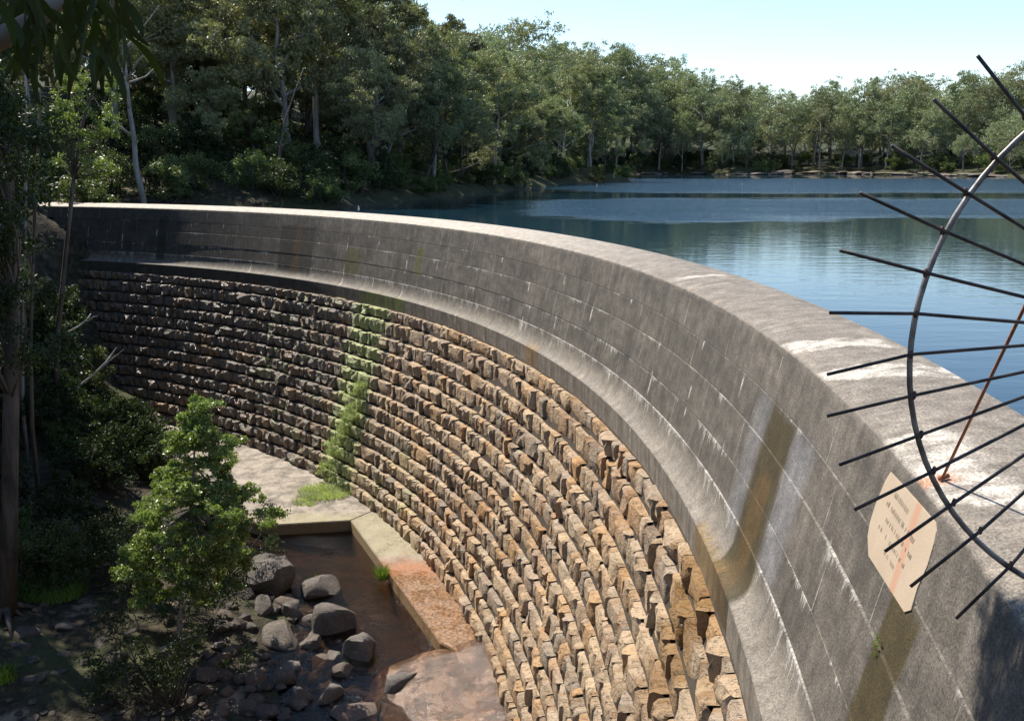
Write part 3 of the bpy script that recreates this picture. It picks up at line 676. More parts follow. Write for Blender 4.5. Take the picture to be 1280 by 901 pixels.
apr = empty('apron', (-5, 34, Z_TOE)); tag(apr, 'low concrete apron ledge along the foot of the dam, mossy and rust stained', 'apron')
o = obj('kerb_ledge', slab('kerb_ledge', [(-2.35, 27.0), (-7.1, 37.4)][::1] + [toe[-1]] + toe[::-1][1:] + [], Z_TOE, -14.4, M_APRON), apr); o.matrix_parent_inverse = Matrix.Translation(-apr.location)
o = obj('floor_slab', slab('floor_slab', [(-7.104, 37.4), (-10.4, 36.9), (-13.0, 37.6), (-17, 42), (-22, 48), (-24, 51.5)] + toe_l[::-1], Z_TOE+0.004, -14.4, M_APRON), apr); o.matrix_parent_inverse = Matrix.Translation(-apr.location)

def rock_mesh(name, k, mat, flat=0.75, cuts=9, sub=3):
    """fractured block: a rounded box split by a few cleavage planes, roughened"""
    from mathutils import noise
    r = random.Random(k); bm = bmesh.new(); bmesh.ops.create_icosphere(bm, subdivisions=sub, radius=1.0)
    off = Vector((k*3.1, k*1.7, 0)); pl = []
    for _ in range(cuts):
        n = Vector((r.gauss(0, 1), r.gauss(0, 1), r.gauss(0, 0.8))).normalized(); pl.append((n, r.uniform(0.30, 0.44)))
    for v in bm.verts:
        c = v.co.normalized(); b = max(abs(c.x), abs(c.y), abs(c.z)); p = c*(0.5/(0.7*b + 0.3))
        for n, d in pl:
            e = p.dot(n) - d
            if e > 0: p -= n*e*0.93
        p += c*(noise.noise(c*2.6+off)*0.035 + noise.noise(c*6+off)*0.022 + noise.noise(c*13+off)*0.012)
        p.z *= flat; v.co = p
    me = bpy.data.meshes.new(name); bm.to_mesh(me); bm.free(); me.materials.append(mat)
    for p in me.polygons: p.use_smooth = True
    me.set_sharp_from_angle(angle=math.radians(38))
    return me
M_BOULDER_L = mat_rock('sunlit_pale_boulder', (0.1, 0.088, 0.078), (0.22, 0.195, 0.17), (0.34, 0.3, 0.255))  # lighter copy for the big boulders, sunlit tone put into the colour
RV = [rock_mesh('boulder', k, M_BOULDER_L) for k in range(14)]
def rock(px, py, wpx, hpx, label, name='boulder', group=None, mesh=None, rz=None, flat=None, sink=0.3, zoff=0.0):
    g = pix_ground(px, py); d = project(g)[2]; w = wpx*d/F_PX; h = hpx*d/F_PX
    o = obj(name, mesh or RV[random.randrange(len(RV))]); o.location = (g.x, g.y, max(g.z, POOL_Z-0.3) + h*(0.5-sink) + zoff)
    o.scale = (w*0.93, w*random.uniform(0.68, 0.93), h*1.28); o.rotation_euler = (random.uniform(-.2, .2), random.uniform(-.2, .2), random.uniform(0, 6.3) if rz is None else rz)
    return tag(o, label, 'boulder' if name == 'boulder' else 'rock', group)
def mat_shelf():
    m = NT('wet_bedrock'); p = m.pos(); n1 = m.noise(p, 1.6, 6, 0.65); n2 = m.noise(p, 6, 5, 0.7)
    base = m.mix(m.step(n1, 0.4, 0.6), (0.06, 0.034, 0.02), (0.16, 0.092, 0.055)); base = m.mix(m.math('MULTIPLY', m.step(n2, 0.55, 0.7), 0.6), base, (0.1, 0.06, 0.04))
    return m.set(base, m.math('ADD', 0.12, m.math('MULTIPLY', m.step(n1, 0.5, 0.62), 0.35)), 0.5, m.bump(m.math('ADD', n1, m.math('MULTIPLY', n2, 0.5)), 0.8, 0.14))
# sloping wet bedrock beyond the end of the apron
def shelf_mesh():
    xs = np.linspace(0, 1, 18); ys = np.linspace(0, 1, 22); V = []
    A, B, C_, D = Vector((-4.0, 26.35, -14.2)), Vector((1.6, 27.4, -12.8)), Vector((2.6, 17.0, -13.15)), Vector((-4.6, 17.5, -15.0))
    for v in ys:
        for u in xs:
            p = A.lerp(B, u).lerp(D.lerp(C_, u), v); zl = A.z+(D.z-A.z)*v; zr = B.z+(C_.z-B.z)*v; p.z = zl + (zr-zl)*u**0.9; p.z += 0.10*math.sin(u*5+v*7) + 0.07*math.sin(u*13-v*9) + 0.05*math.sin(u*29+v*3)*math.sin(v*23+u*5) + (0.07 if int(v*6+u*2.3+0.4*math.sin(u*9)) % 2 else 0)
            V.append(p)
    return np_mesh('rock_shelf', np.array(V), np.array([(j*18+i, j*18+i+1, (j+1)*18+i+1, (j+1)*18+i) for j in range(21) for i in range(17)]), mat_shelf(), True)
me = shelf_mesh(); o = obj('rock_shelf', me); tag(o, 'wet pinkish sandstone shelf sloping from the end of the apron into the pool', 'rock shelf')
md = o.modifiers.new('thick', 'SOLIDIFY'); md.thickness = 0.8; md.offset = -1

# ------------------------------------------------------------------ boulders and rubble by the pool
for (px, py, w, h, lab) in [
    (418, 800, 58, 62, 'large pale grey boulder with a ridge at the pool edge, left of the grass tuft'),
    (450, 848, 52, 58, 'rounded grey boulder with a bright worn crest at the pool edge'),
    (402, 745, 54, 36, 'dark wedge-shaped boulder standing in the pool'),
    (333, 735, 84, 54, 'big dark square block in the shade at the head of the rubble'),
    (388, 822, 30, 34, 'upright grey rock tucked behind the large pale boulder'),
    (410, 850, 36, 20, 'small orange-tan rock lying among grey boulders'),
    (412, 885, 38, 40, 'lichen-spotted grey boulder below the orange-tan rock'),
    (330, 765, 30, 30, 'pale-topped rock below the big dark block'),
    (505, 888, 62, 40, 'flat tilted grey slab at the wet lower end of the pool'),
    (375, 880, 34, 32, 'grey angular rock in the bottom row of the rubble'),
    (360, 842, 42, 20, 'flat reddish slab lying across the rubble'),
    (350, 805, 60, 30, 'wide dark slab behind the upright grey rock'),
    (452, 915, 80, 26, 'broad dark rock at the bottom edge by the pool outlet'),
    (365, 770, 26, 24, 'small square rock beside the pale-topped rock'),
    (430, 865, 30, 34, 'grey rock wedged under the bright-crested boulder')]:
    rock(px, py, w, h, lab)
RS = [rock_mesh('rubble_rock', 50+k, M_BOULDER, 0.62, 8, 2) for k in range(8)]
cnt = 0
while cnt < 150:
    px, py = random.uniform(235, 430), random.uniform(735, 915)
    if px > 300 + (py-735)*0.95 + 70: continue
    s_ = random.lognormvariate(math.log(15), 0.42)
    rock(px, py, s_*1.3, s_*0.8, 'small broken sandstone rock in the rubble bank beside the pool', 'rubble_rock', 'rubble beside the pool', RS[cnt % 8], sink=0.35); cnt += 1
for i in range(60):
    px, py = random.uniform(0, 260), random.uniform(740, 905); s_ = random.lognormvariate(math.log(8), 0.4)
    rock(px, py, s_*1.6, s_*0.6, 'flat shaded stone on the leaf-littered bank under the saplings', 'rubble_rock', 'stones on the shaded bank', RS[i % 8], sink=0.45)

# ------------------------------------------------------------------ vegetation builders
def leaf_quads(C, L, wr, droop, r, up=0.0):
    n = len(C); d = r.normal(size=(n, 3)); d[:, 2] -= droop; d /= np.linalg.norm(d, axis=1)[:, None]
    s = np.cross(d, r.normal(size=(n, 3)) + np.array([0, 0, up])); s /= np.linalg.norm(s, axis=1)[:, None]+1e-9
    l = (L*r.uniform(0.65, 1.3, n))[:, None]; w = l*wr
    V = np.stack([C - d*l*0.5, C + s*w*0.5 - d*l*0.08, C + d*l*0.5, C - s*w*0.5 - d*l*0.08], 1).reshape(-1, 3)
    return V, np.arange(4*n).reshape(n, 4)
def ball(n, r, shell=0.5):
    v = r.normal(size=(n, 3)); v /= np.linalg.norm(v, axis=1)[:, None]
    return v*(r.random(n)**shell)[:, None]
def curve(p0, p1, r, bend, n=5):
    p0, p1 = Vector(p0), Vector(p1); L = (p1-p0).length; pts = []
    o1 = Vector(r.normal(size=3))*bend*L; o1.z *= 0.4
    for i in range(n+1):
        t = i/n; pts.append(p0.lerp(p1, t) + o1*math.sin(math.pi*t) + Vector(r.normal(size=3))*bend*L*0.18*math.sin(math.pi*t))
    return pts
def gum(seed, H, leafL, nleaf, spread=0.30, fork=0.42, lean=0.06, clump=0.075, sides=6, density_low=0.3, flat=0.78):
    """returns (wood verts/faces, leaf verts/quads) of a eucalypt of height H"""
    r = np.random.default_rng(seed); W = []; clumps = []
    top = Vector((r.normal()*lean*H, r.normal()*lean*H, H*0.93)); tr = curve((0, 0, -0.6), top, r, 0.035, 9); rb = H*0.0165
    W.append(tube(tr, [rb*(1.25 if i == 0 else 1)*(1-0.085*i) for i in range(10)], sides+2))
    nl = int(r.integers(9, 13)); az = r.random()*6.28
    def at(t): k = t*9; i = min(8, int(k)); return tr[i].lerp(tr[i+1], k-i)
    for i in range(nl):
        t = fork + (0.93-fork)*(i+0.3*r.random())/nl; b = at(t); az += 2.4 + r.normal()*0.4
        ln = H*spread*(1.25-0.75*(t-fork)/(1-fork))*r.uniform(0.75, 1.2); el = r.uniform(0.25, 0.95)
        e = b + Vector((math.cos(az)*math.cos(el), math.sin(az)*math.cos(el), math.sin(el)))*ln
        lp = curve(b, e, r, 0.07); r0 = rb*(1-0.77*t)*0.75; W.append(tube(lp, [r0*(1-0.14*k) for k in range(6)], sides))
        clumps.append((e, r.uniform(0.9, 1.25)))
        for j in range(int(r.integers(3, 6))):
            q = lp[int(r.integers(2, 6))]; a2 = az + r.normal()*1.0; l2 = ln*r.uniform(0.3, 0.6); e2 = q + Vector((math.cos(a2)*0.8, math.sin(a2)*0.8, r.uniform(0.05, 0.75)))*l2
            W.append(tube(curve(q, e2, r, 0.08, 3), [r0*0.45, r0*0.35, r0*0.25, r0*0.12], 4)); clumps.append((e2, r.uniform(0.6, 1.1)))
            if r.random() < 0.5: clumps.append((q.lerp(e2, 0.5) + Vector((0, 0, -0.01*H)), r.uniform(0.4, 0.75)))
    for j in range(4): clumps.append((top + Vector((r.normal()*0.05*H, r.normal()*0.05*H, r.uniform(-0.05, 0.05)*H)), r.uniform(0.6, 1.0)))
    tot = sum(c[1]**2 for c in clumps); C = []
    for p, s in clumps:
        n = max(6, int(nleaf*s*s/tot)); R_ = clump*H*s
        # each clump is a spray of a few smaller tufts, with gaps between
        k = max(4, int(8*s)); tc = ball(k, r, 0.4)*R_*1.08; tc[:, 2] *= flat
        ids = r.integers(k, size=n); pts = tc[ids] + ball(n, r, 0.6)*R_*0.40*np.array([1, 1, flat*0.85])
        C.append(pts + np.array(p))
    return merge(W), leaf_quads(np.concatenate(C), leafL, 0.36, 0.9, r, 0.5)
def bush(seed, H, wid, leafL, nleaf, droop=0.2, wr=0.5, stems=5, flat=0.8, low=0.12):
    r = np.random.default_rng(seed); W = []; C = []; nc = 20
    for s in range(stems):
        a = r.random()*6.28; e = Vector((math.cos(a)*wid*r.uniform(0.1, 0.4), math.sin(a)*wid*r.uniform(0.1, 0.4), H*r.uniform(0.55, 0.9)))
        W.append(tube(curve((r.normal()*0.05, r.normal()*0.05, -0.2), e, r, 0.08), [H*0.014*(1-0.16*k) for k in range(6)], 5))
    for c in range(nc):
        a = r.random()*6.28; z = r.uniform(low, 0.95); q = math.sqrt(max(0.05, 1-(abs(z-0.42)/0.6)**2))*r.uniform(0.25, 1.0)*wid*0.5
        R_ = wid*r.uniform(0.12, 0.24); n = nleaf//nc
        k = 5; tc = ball(k, r, 0.4)*R_; ids = r.integers(k, size=n)
        C.append((tc[ids] + ball(n, r, 0.6)*R_*0.6)*np.array([1, 1, flat]) + np.array([math.cos(a)*q, math.sin(a)*q, z*H]))
    return merge(W), leaf_quads(np.concatenate(C), leafL, wr, droop, r, 0.7)
class Plant:
    def __init__(s, build, wood, leaf, wname='trunk', lname='crown'):
        (wv, wf), (lv, lf) = build; s.lv = lv
        s.w = py_mesh(wname, wv, wf, wood, True); s.c = np_mesh(lname, lv, lf, leaf); s.wn, s.ln = wname, lname
    def put(s, name, loc, label, cat, group=None, scale=1.0, rz=None, tilt=(0, 0), sz=None):
        o = empty(name, loc, random.uniform(0, 6.283) if rz is None else rz); o.scale = (scale, scale, sz or scale)
        o.rotation_euler[0], o.rotation_euler[1] = tilt
        obj(s.wn, s.w, o); obj(s.ln, s.c, o); return tag(o, label, cat, group)
NEARG = [Plant(gum(11+i, 17, 0.32, 26000, [0.27, 0.33, 0.27, 0.3, 0.26][i], [0.28, 0.18, 0.4, 0.14, 0.3][i], 0.05, [0.10, 0.105, 0.09, 0.11, 0.10][i]), [M_BARK, M_BARK_D, M_BARK, M_BARK_D, M_BARK][i], M_GUM) for i in range(5)]
FARG = [Plant(gum(31+i, 22, 0.5, 9000, [0.25, 0.3, 0.24, 0.28, 0.22, 0.27][i], [0.32, 0.2, 0.42, 0.25, 0.35, 0.16][i], 0.05, [0.10, 0.11, 0.09, 0.105, 0.095, 0.11][i], 5), M_BARK, M_GUM_FAR) for i in range(6)]
DARKG = [Plant(gum(71+i, 17, 0.32, 24000, [0.3, 0.27][i], [0.2, 0.28][i], 0.05, [0.105, 0.1][i]), M_BARK_D, M_DARKLEAF) for i in range(2)]  # gums whose leaf colour carries the shade of the left bank
BUSH = [Plant(bush(61+i, [3.2, 2.4, 4.2][i], [4.2, 3.6, 4.0][i], 0.2, 4500), M_BARK_D, [M_SHRUB, M_SHRUB, M_DARKLEAF][i], 'stem', 'foliage') for i in range(3)]

# ------------------------------------------------------------------ forest on the banks
placed = []
def free(x, y, dmin):
    for (a, b) in placed:
        if (a-x)**2 + (b-y)**2 < dmin*dmin: return False
    placed.append((x, y)); return True
def in_view(x, y, z, pad=130):
    p = project((x, y, z)); return p and -pad < p[0] < 1280+pad and p[1] < 330
# left bank, from the dam abutment to the point
tries = 0; nn = 0
rf = random.Random(21)
while tries < 5200 and nn < 148:
    tries += 1; y = 62 + 150*rf.random()**1.7; x = rf.uniform(-75, 30)
    d = float(lake_dist(np.array([x]), np.array([y]))[0])
    if d < 1.8 or d > 62 or (y < 79 and -62 < x < -16): continue
    z = zg(x, y)
    if not in_view(x, y, z+8): continue
    if math.hypot(x+28, y-86) < 3: continue       # small clearing seen above the wall
    if not free(x, y, 3.9 + 0.035*d): continue
    k = rf.randrange(5); s = rf.choice([rf.uniform(0.4, 0.65), rf.uniform(0.8, 1.15), rf.uniform(0.9, 1.25)])*(0.75 if d < 7 else 1.0)*(1.08 if 100 < y < 140 else (0.9 if y > 150 else 1.0))
    sec = 'above the far end of the dam' if y < 95 else ('on the middle of the left bank' if y < 140 else 'on the wooded point')
    NEARG[k].put('gum_tree', (x, y, z), '%s gum tree %s, %s' % ('tall grey-green' if s > 0.85 else ('mid-sized olive' if s > 0.62 else 'small bushy'), sec, 'by the water' if d < 12 else 'up the slope'), 'tree', 'gum trees ' + sec + (' by the water' if d < 12 else ' up the slope'), s, rf.uniform(0, 6.28), (rf.gauss(0, 0.04), rf.gauss(0, 0.04))); nn += 1
tries = nn = 0
while tries < 7000 and nn < 185:
    tries += 1; y = 62 + 148*rf.random()**1.6; x = rf.uniform(-50, 30)
    d = float(lake_dist(np.array([x]), np.array([y]))[0])
    if d < 0.4 or d > 30 or rf.random() > 0.15 + math.exp(-d/9) or not in_view(x, y, 0) or math.hypot(x+28, y-86) < 2.5: continue
    if not free(x, y, 1.9): continue
    kb = rf.randrange(3); sb = rf.uniform(0.5, 1.15); where = 'behind the far end of the dam' if y < 85 else ('midway along the left bank' if y < 125 else 'under the trees of the wooded point'); edge = 'at the water edge' if d < 4 else ('low on the bank' if d < 12 else 'higher up the slope')
    BUSH[kb].put('shrub', (x, y, zg(x, y)-0.1), '%s %s shrub %s, %s' % ('large' if sb > 0.85 else 'small', ['spreading green', 'low olive', 'tall dark'][kb], where, edge), 'shrub', 'shrubs ' + where, sb, rf.uniform(0, 6.28)); nn += 1
# far shore
tries = nn = 0
while tries < 6000 and nn < 148:
    tries += 1; x = rf.uniform(-5, 240); y = rf.uniform(200, 420)
    d = float(lake_dist(np.array([x]), np.array([y]))[0])
    if d < 3 or d > 58: continue
    z = zg(x, y)
    if not in_view(x, y, z+8, 60) or not free(x, y, 5.2 + 0.03*d): continue
    k = rf.randrange(6); s = rf.choice([rf.uniform(0.4, 0.65), rf.uniform(0.85, 1.2), rf.uniform(0.95, 1.3)])*(0.8 if d < 10 else 1.0)*(1.25 if x < 62 else 1.0)
    sec = 'in the far bay' if project((x, y, z))[0] < 955 else 'on the far right shore'
    FARG[k].put('gum_tree', (x, y, z), 'distant %s gum tree %s, %s' % ('tall' if s > 0.9 else ('mid-sized' if s > 0.65 else 'small'), sec, 'near the rocks' if d < 18 else 'on the ridge behind'), 'tree', 'distant gum trees ' + sec + (' near the rocks' if d < 18 else ' on the ridge'), s, rf.uniform(0, 6.28), (rf.gauss(0, 0.03), rf.gauss(0, 0.03))); nn += 1
tries = nn = 0
while tries < 3000 and nn < 120:
    tries += 1; x = rf.uniform(0, 190); y = rf.uniform(200, 350)
    d = float(lake_dist(np.array([x]), np.array([y]))[0])
    if d < 1.5 or d > 22 or not in_view(x, y, 0, 30) or not free(x, y, 2.4): continue
    kb = rf.randrange(3); sb = rf.uniform(0.7, 1.7); where = 'in the far bay' if project((x, y, 0))[0] < 955 else 'on the far right shore'
    BUSH[kb].put('shrub', (x, y, zg(x, y)-0.1), '%s %s shrub behind the rocks %s' % ('large' if sb > 1.2 else 'small', ['spreading green', 'low olive', 'tall dark'][kb], where), 'shrub', 'shrubs ' + where, sb, rf.uniform(0, 6.28)); nn += 1
def backfill(name, plants, spots, nsub, grow, label):
    VV = []; r_ = np.random.default_rng(5)
    for (x, y, z, sc) in spots:
        L = plants[int(r_.integers(len(plants)))].lv.reshape(-1, 4, 3); Q = L[r_.choice(len(L), nsub, replace=False)]
        c = Q.mean(1, keepdims=True); Q = (c + (Q-c)*grow)*sc; a = r_.random()*6.283; ca, sa = math.cos(a), math.sin(a)
        X = Q[..., 0]*ca - Q[..., 1]*sa + x; Y = Q[..., 0]*sa + Q[..., 1]*ca + y; VV.append(np.stack([X, Y, Q[..., 2]+z], -1).reshape(-1, 3))
    V = np.concatenate(VV); tag(obj(name, np_mesh(name, V, np.arange(len(V)).reshape(-1, 4), plants[0].c.materials[0])), label, 'forest', kind='stuff')
def land_spots(n, x0, x1, y0, y1, d0, d1, s0, s1, seed):
    r_ = random.Random(seed); out = []; k = 0
    while len(out) < n and k < 6000:
        k += 1; x, y = r_.uniform(x0, x1), r_.uniform(y0, y1); d = float(lake_dist(np.array([x]), np.array([y]))[0])
        if d0 < d < d1 and in_view(x, y, zg(x, y)+8, 40): out.append((x, y, zg(x, y)-1.0, r_.uniform(s0, s1)))
    return out
backfill('distant_forest', FARG, land_spots(84, 40, 240, 200, 420, 7, 62, 0.6, 1.2, 3) + land_spots(40, -5, 62, 195, 400, 6, 60, 0.8, 1.4, 6), 2300, 1.35, 'continuous mass of distant gum foliage filling in behind the far shore')
backfill('bank_forest', NEARG, land_spots(46, -75, 30, 84, 215, 14, 60, 0.55, 1.15, 4), 5500, 1.5, 'mass of dark gum foliage filling the bush up the left bank')
# flat rocks along the far shore and the left bank
SR = [rock_mesh('shore_rock', 80+k, M_SHORE, 0.45, 7, 2) for k in range(6)]
def shore_run(pts, n, label, group, w0, w1, r_):
    P = [Vector((x, y, LAKE_Z)) for x, y in pts]; L = [(P[k+1]-P[k]).length for k in range(len(P)-1)]; tot = sum(L)
    for i in range(n):
        t = (i + r_.uniform(-0.4, 0.4))/n*tot; k = 0
        while k < len(L)-1 and t > L[k]: t -= L[k]; k += 1
        g = P[k].lerp(P[k+1], max(0, t/L[k])); w = r_.uniform(w0, w1); o = obj('shore_rock', SR[r_.randrange(6)])
        o.scale = (w, w*0.65, r_.uniform(0.28, 0.5)*w*0.8); o.location = (g.x + r_.gauss(0, 0.5), g.y - 0.6 + r_.uniform(-0.3, 1.4), LAKE_Z + 0.12*w*0.6); o.rotation_euler = (r_.gauss(0, .06), r_.gauss(0, .06), r_.gauss(0, 0.5))
        tag(o, label, 'rock', group)
shore_run([(82, 288), (92, 312), (106, 300), (116, 275), (126, 232)], 34, 'flat sandstone rock at the waterline of the far right shore', 'rocks along the far right shore', 2.0, 7.0, rf)
shore_run([(22, 255), (32, 285), (50, 296), (62, 283), (72, 277), (82, 288)], 22, 'shaded rock at the foot of the trees in the far bay', 'rocks in the far bay', 1.6, 4.5, rf)
for (px, py) in [(560, 242), (572, 239), (585, 240), (640, 232), (655, 233), (672, 231), (690, 230), (700, 229)]:
    g = pix_z(px, py, LAKE_Z); o = obj('shore_rock', SR[random.randrange(6)]); w = random.uniform(1.2, 2.4); o.scale = (w, w*0.7, 0.7); o.location = (g.x, g.y, LAKE_Z+0.12)
    tag(o, 'small pale rock at the water edge of the left bank', 'rock', 'rocks at the left bank water edge')

# dead white tree on the point and pale leaning trunks
def bare_tree(seed, H, mat, loc, name, label, forks=6, lean=(0, 0), rad=0.013, cat='tree', part='branch'):
    r = np.random.default_rng(seed); o = empty(name, loc); top = Vector((lean[0], lean[1], H)); tr = curve((0, 0, -0.4), top, r, 0.03, 8)
    v, f = tube(tr, [H*rad*(1.1-0.105*i) for i in range(9)], 8); obj('trunk', py_mesh('trunk', v, f, mat, True), o)
    for k in range(forks):
        i = int(r.integers(3, 8)); a = r.random()*6.28; l = H*r.uniform(0.14, 0.32); e = tr[i] + Vector((math.cos(a)*0.7, math.sin(a)*0.7, r.uniform(0.35, 0.9)))*l
        v, f = tube(curve(tr[i], e, r, 0.08, 4), [H*rad*0.42*(1-0.2*q) for q in range(5)], 6); obj(part, py_mesh(part, v, f, mat, True), o)
    return tag(o, label, cat)
g = pix_z(710, 229, LAKE_Z); g.y -= 2
bare_tree(5, 13.5, M_BARK_W, (g.x-1, g.y+1, 0.2), 'dead_tree', 'bare bleached dead tree with forked limbs on the wooded point', 8, (1.2, 0, ), 0.011)
g = pix_y(345, 235, 72); bare_tree(8, 9.5, M_BARK_D, (g.x, 72, zg(g.x, 72)), 'leaning_trunk', 'slanting bare trunk above the middle of the wall', 2, (2.4, 1.0), 0.014)
g = pix_y(176, 190, 66); bare_tree(9, 15, M_BARK, (g.x, 66, zg(g.x, 66)), 'forked_gum_trunk', 'tall forked gum trunk with pale upper limbs behind the left end of the wall', 6, (-0.6, 0.4), 0.015)

# ------------------------------------------------------------------ gorge vegetation
def spray(seed, C, R_, n, L, wr=0.42, droop=0.4, flat=0.75):
    r = np.random.default_rng(seed); P = []
    for c, s in C:
        m_ = max(8, int(n*s*s)); k = 6; tc = ball(k, r, 0.4)*R_*s; ids = r.integers(k, size=m_)
        P.append((tc[ids] + ball(m_, r, 0.6)*R_*s*0.5)*np.array([1, 1, flat]) + np.array(c))
    return leaf_quads(np.concatenate(P), L, wr, droop, r, 0.8)
# bright sapling in front of the wall
g = pix_ground(222, 800); yb = g.y
def px_local(px, py, Y, o): v = pix_y(px, py, Y); return Vector(v) - Vector(o)
sap = empty('sapling', g); tag(sap, 'bushy bright green sapling lit by the sun in front of the stone wall', 'sapling')
r = np.random.default_rng(77); Wd = []; Cs = []
axis_p = [px_local(222, 800, yb, g), px_local(228, 720, yb, g), px_local(240, 620, yb+0.2, g), px_local(246, 512, yb+0.3, g)]
v, f = tube(curve(axis_p[0]-Vector((0, 0, .3)), axis_p[1], r, 0.02, 4) + axis_p[2:], [0.1, 0.095, 0.09, 0.08, 0.075, 0.05, 0.015], 8)
obj('trunk', py_mesh('trunk', v, f, M_BARK, True), sap)
outline = [(514, 246, 12), (532, 246, 28), (552, 250, 42), (578, 248, 52), (602, 258, 78), (622, 250, 84), (645, 268, 92), (664, 246, 84), (688, 240, 76), (706, 228, 72), (728, 220, 60)]
for (py, cxp, hw) in outline:
    for k in range(int(5 + hw/4.2)):
        t = r.uniform(-1, 1); dy = r.uniform(-1, 1)*math.sqrt(max(0, 1-t*t)); e = px_local(cxp + t*hw*0.92, py + r.normal()*10 + abs(t)*16, yb + dy*hw*0.026, g)
        b = axis_p[2].lerp(axis_p[3], min(1, max(0, (640-py)/130))) - Vector((0, 0, 0.4)); Wd.append(tube(curve(b, e, r, 0.06, 3), [0.022, 0.018, 0.012, 0.006], 4))
        Cs.append((e, r.uniform(0.4, 1.15)))
v, f = merge(Wd); obj('branches', py_mesh('branches', v, f, M_BARK, True), sap)
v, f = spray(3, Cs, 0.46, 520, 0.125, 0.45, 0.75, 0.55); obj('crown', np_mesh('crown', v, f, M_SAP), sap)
# darker saplings and undergrowth in the shade
def undergrowth(name, pts, label, cat, n=120, L=0.12, mat=M_DARKLEAF, R_=0.45, group=None, stems=True, yv=1.0):
    base = pix_ground(*pts[0]); o = empty(name, base); rr_ = np.random.default_rng(int(pts[0][0]*7+pts[0][1])); C, W = [], []
    for (px, py, s) in pts[1]:
        c = px_local(px, py, base.y + rr_.uniform(-yv, yv), base); C.append((c, s))
        if stems: W.append(tube(curve((rr_.normal()*0.1, rr_.normal()*0.1, -0.1), c, rr_, 0.08, 4), [0.03, 0.026, 0.02, 0.014, 0.006], 5))
    if W: v, f = merge(W); obj('stem', py_mesh('stem', v, f, M_BARK_D, True), o)
    v, f = spray(int(pts[0][0]), C, R_*1.5, n*5, L); obj('foliage', np_mesh('foliage', v, f, mat), o); return tag(o, label, cat, group)
rj = random.Random(12)
def cloud(x0, x1, y0, y1, n, s0=0.6, s1=1.1): return [(rj.uniform(x0, x1), rj.uniform(y0, y1), rj.uniform(s0, s1)) for _ in range(n)]
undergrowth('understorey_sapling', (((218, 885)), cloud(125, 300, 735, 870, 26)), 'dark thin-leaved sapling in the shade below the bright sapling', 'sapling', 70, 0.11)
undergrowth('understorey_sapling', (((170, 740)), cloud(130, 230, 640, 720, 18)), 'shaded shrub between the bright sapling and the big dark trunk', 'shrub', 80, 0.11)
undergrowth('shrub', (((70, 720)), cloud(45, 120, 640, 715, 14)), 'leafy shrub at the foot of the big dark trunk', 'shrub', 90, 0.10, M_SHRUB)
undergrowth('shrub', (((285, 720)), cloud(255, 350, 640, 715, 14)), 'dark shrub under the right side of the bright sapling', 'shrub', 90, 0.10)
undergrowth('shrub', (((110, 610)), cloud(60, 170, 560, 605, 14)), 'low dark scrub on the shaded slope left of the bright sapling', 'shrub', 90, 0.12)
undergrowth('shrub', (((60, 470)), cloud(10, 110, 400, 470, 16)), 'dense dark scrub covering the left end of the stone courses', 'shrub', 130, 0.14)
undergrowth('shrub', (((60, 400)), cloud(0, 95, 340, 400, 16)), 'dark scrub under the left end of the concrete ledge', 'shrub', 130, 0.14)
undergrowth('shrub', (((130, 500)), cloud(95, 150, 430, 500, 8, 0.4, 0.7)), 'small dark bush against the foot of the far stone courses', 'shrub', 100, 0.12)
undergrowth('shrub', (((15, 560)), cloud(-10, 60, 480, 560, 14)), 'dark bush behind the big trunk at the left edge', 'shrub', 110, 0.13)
rg = random.Random(31); k = 0
while k < 46:
    x, y = rg.uniform(-31, -13.5), rg.uniform(29, 58); rho = math.hypot(x-XC, y-YC); p = project((x, y, zg(x, y)+1))
    if rho > 42.5 or not p or p[0] > 205 or (p[0] > 120 and p[1] < 520) or p[0] < -60: continue
    sc = rg.uniform(0.35, 0.85); kb = 2 if rg.random() < 0.7 else 0; BUSH[kb].put('gorge_shrub', (x, y, zg(x, y)-0.1), '%s %s shrub on the left slope of the gorge, %s' % ('large' if sc > 0.6 else 'small', 'dark' if kb else 'green', 'near the stone wall' if y > 47 else ('halfway up the shaded bank' if y > 38 else 'around the big dark trunk')), 'shrub', 'shrubs on the left slope of the gorge', sc, rg.uniform(0, 6.28)); k += 1
# big dark tree at the left edge, crown runs up the whole margin
b = pix_ground(8, 765); tr_ = empty('tall_dark_tree', b); tag(tr_, 'tall dark-trunked tree standing along the left edge of the picture', 'tree')
r = np.random.default_rng(90); path = [px_local(8, 775, b.y, b), px_local(12, 640, b.y, b), px_local(14, 500, b.y, b), px_local(16, 380, b.y+.3, b), px_local(10, 230, b.y+.5, b), px_local(-10, 80, b.y+.8, b), px_local(-25, -120, b.y+1, b)]
v, f = tube(path, [0.34, 0.26, 0.24, 0.22, 0.19, 0.15, 0.06], 10); obj('trunk', py_mesh('trunk', v, f, M_BARK_D, True), tr_)
Wd, Cs = [], []
for i in range(58):
    py = r.uniform(-160, 470); hw = 55 + 35*math.sin(py*0.013+1); e = px_local(4 + r.uniform(-2.2, 0.72)*hw, py, b.y + r.uniform(-2, 2.5), b); k = min(5, max(1, int((775-py)/150)))
    Wd.append(tube(curve(path[k], e, r, 0.06, 3), [0.05, 0.04, 0.03, 0.01], 5)); Cs.append((e, r.uniform(0.7, 1.2)))
v, f = merge(Wd); obj('limbs', py_mesh('limbs', v, f, M_BARK_D, True), tr_)
v, f = spray(4, Cs, 1.1, 800, 0.17, 0.4, 0.6); obj('crown', np_mesh('crown', v, f, M_DARKLEAF), tr_)
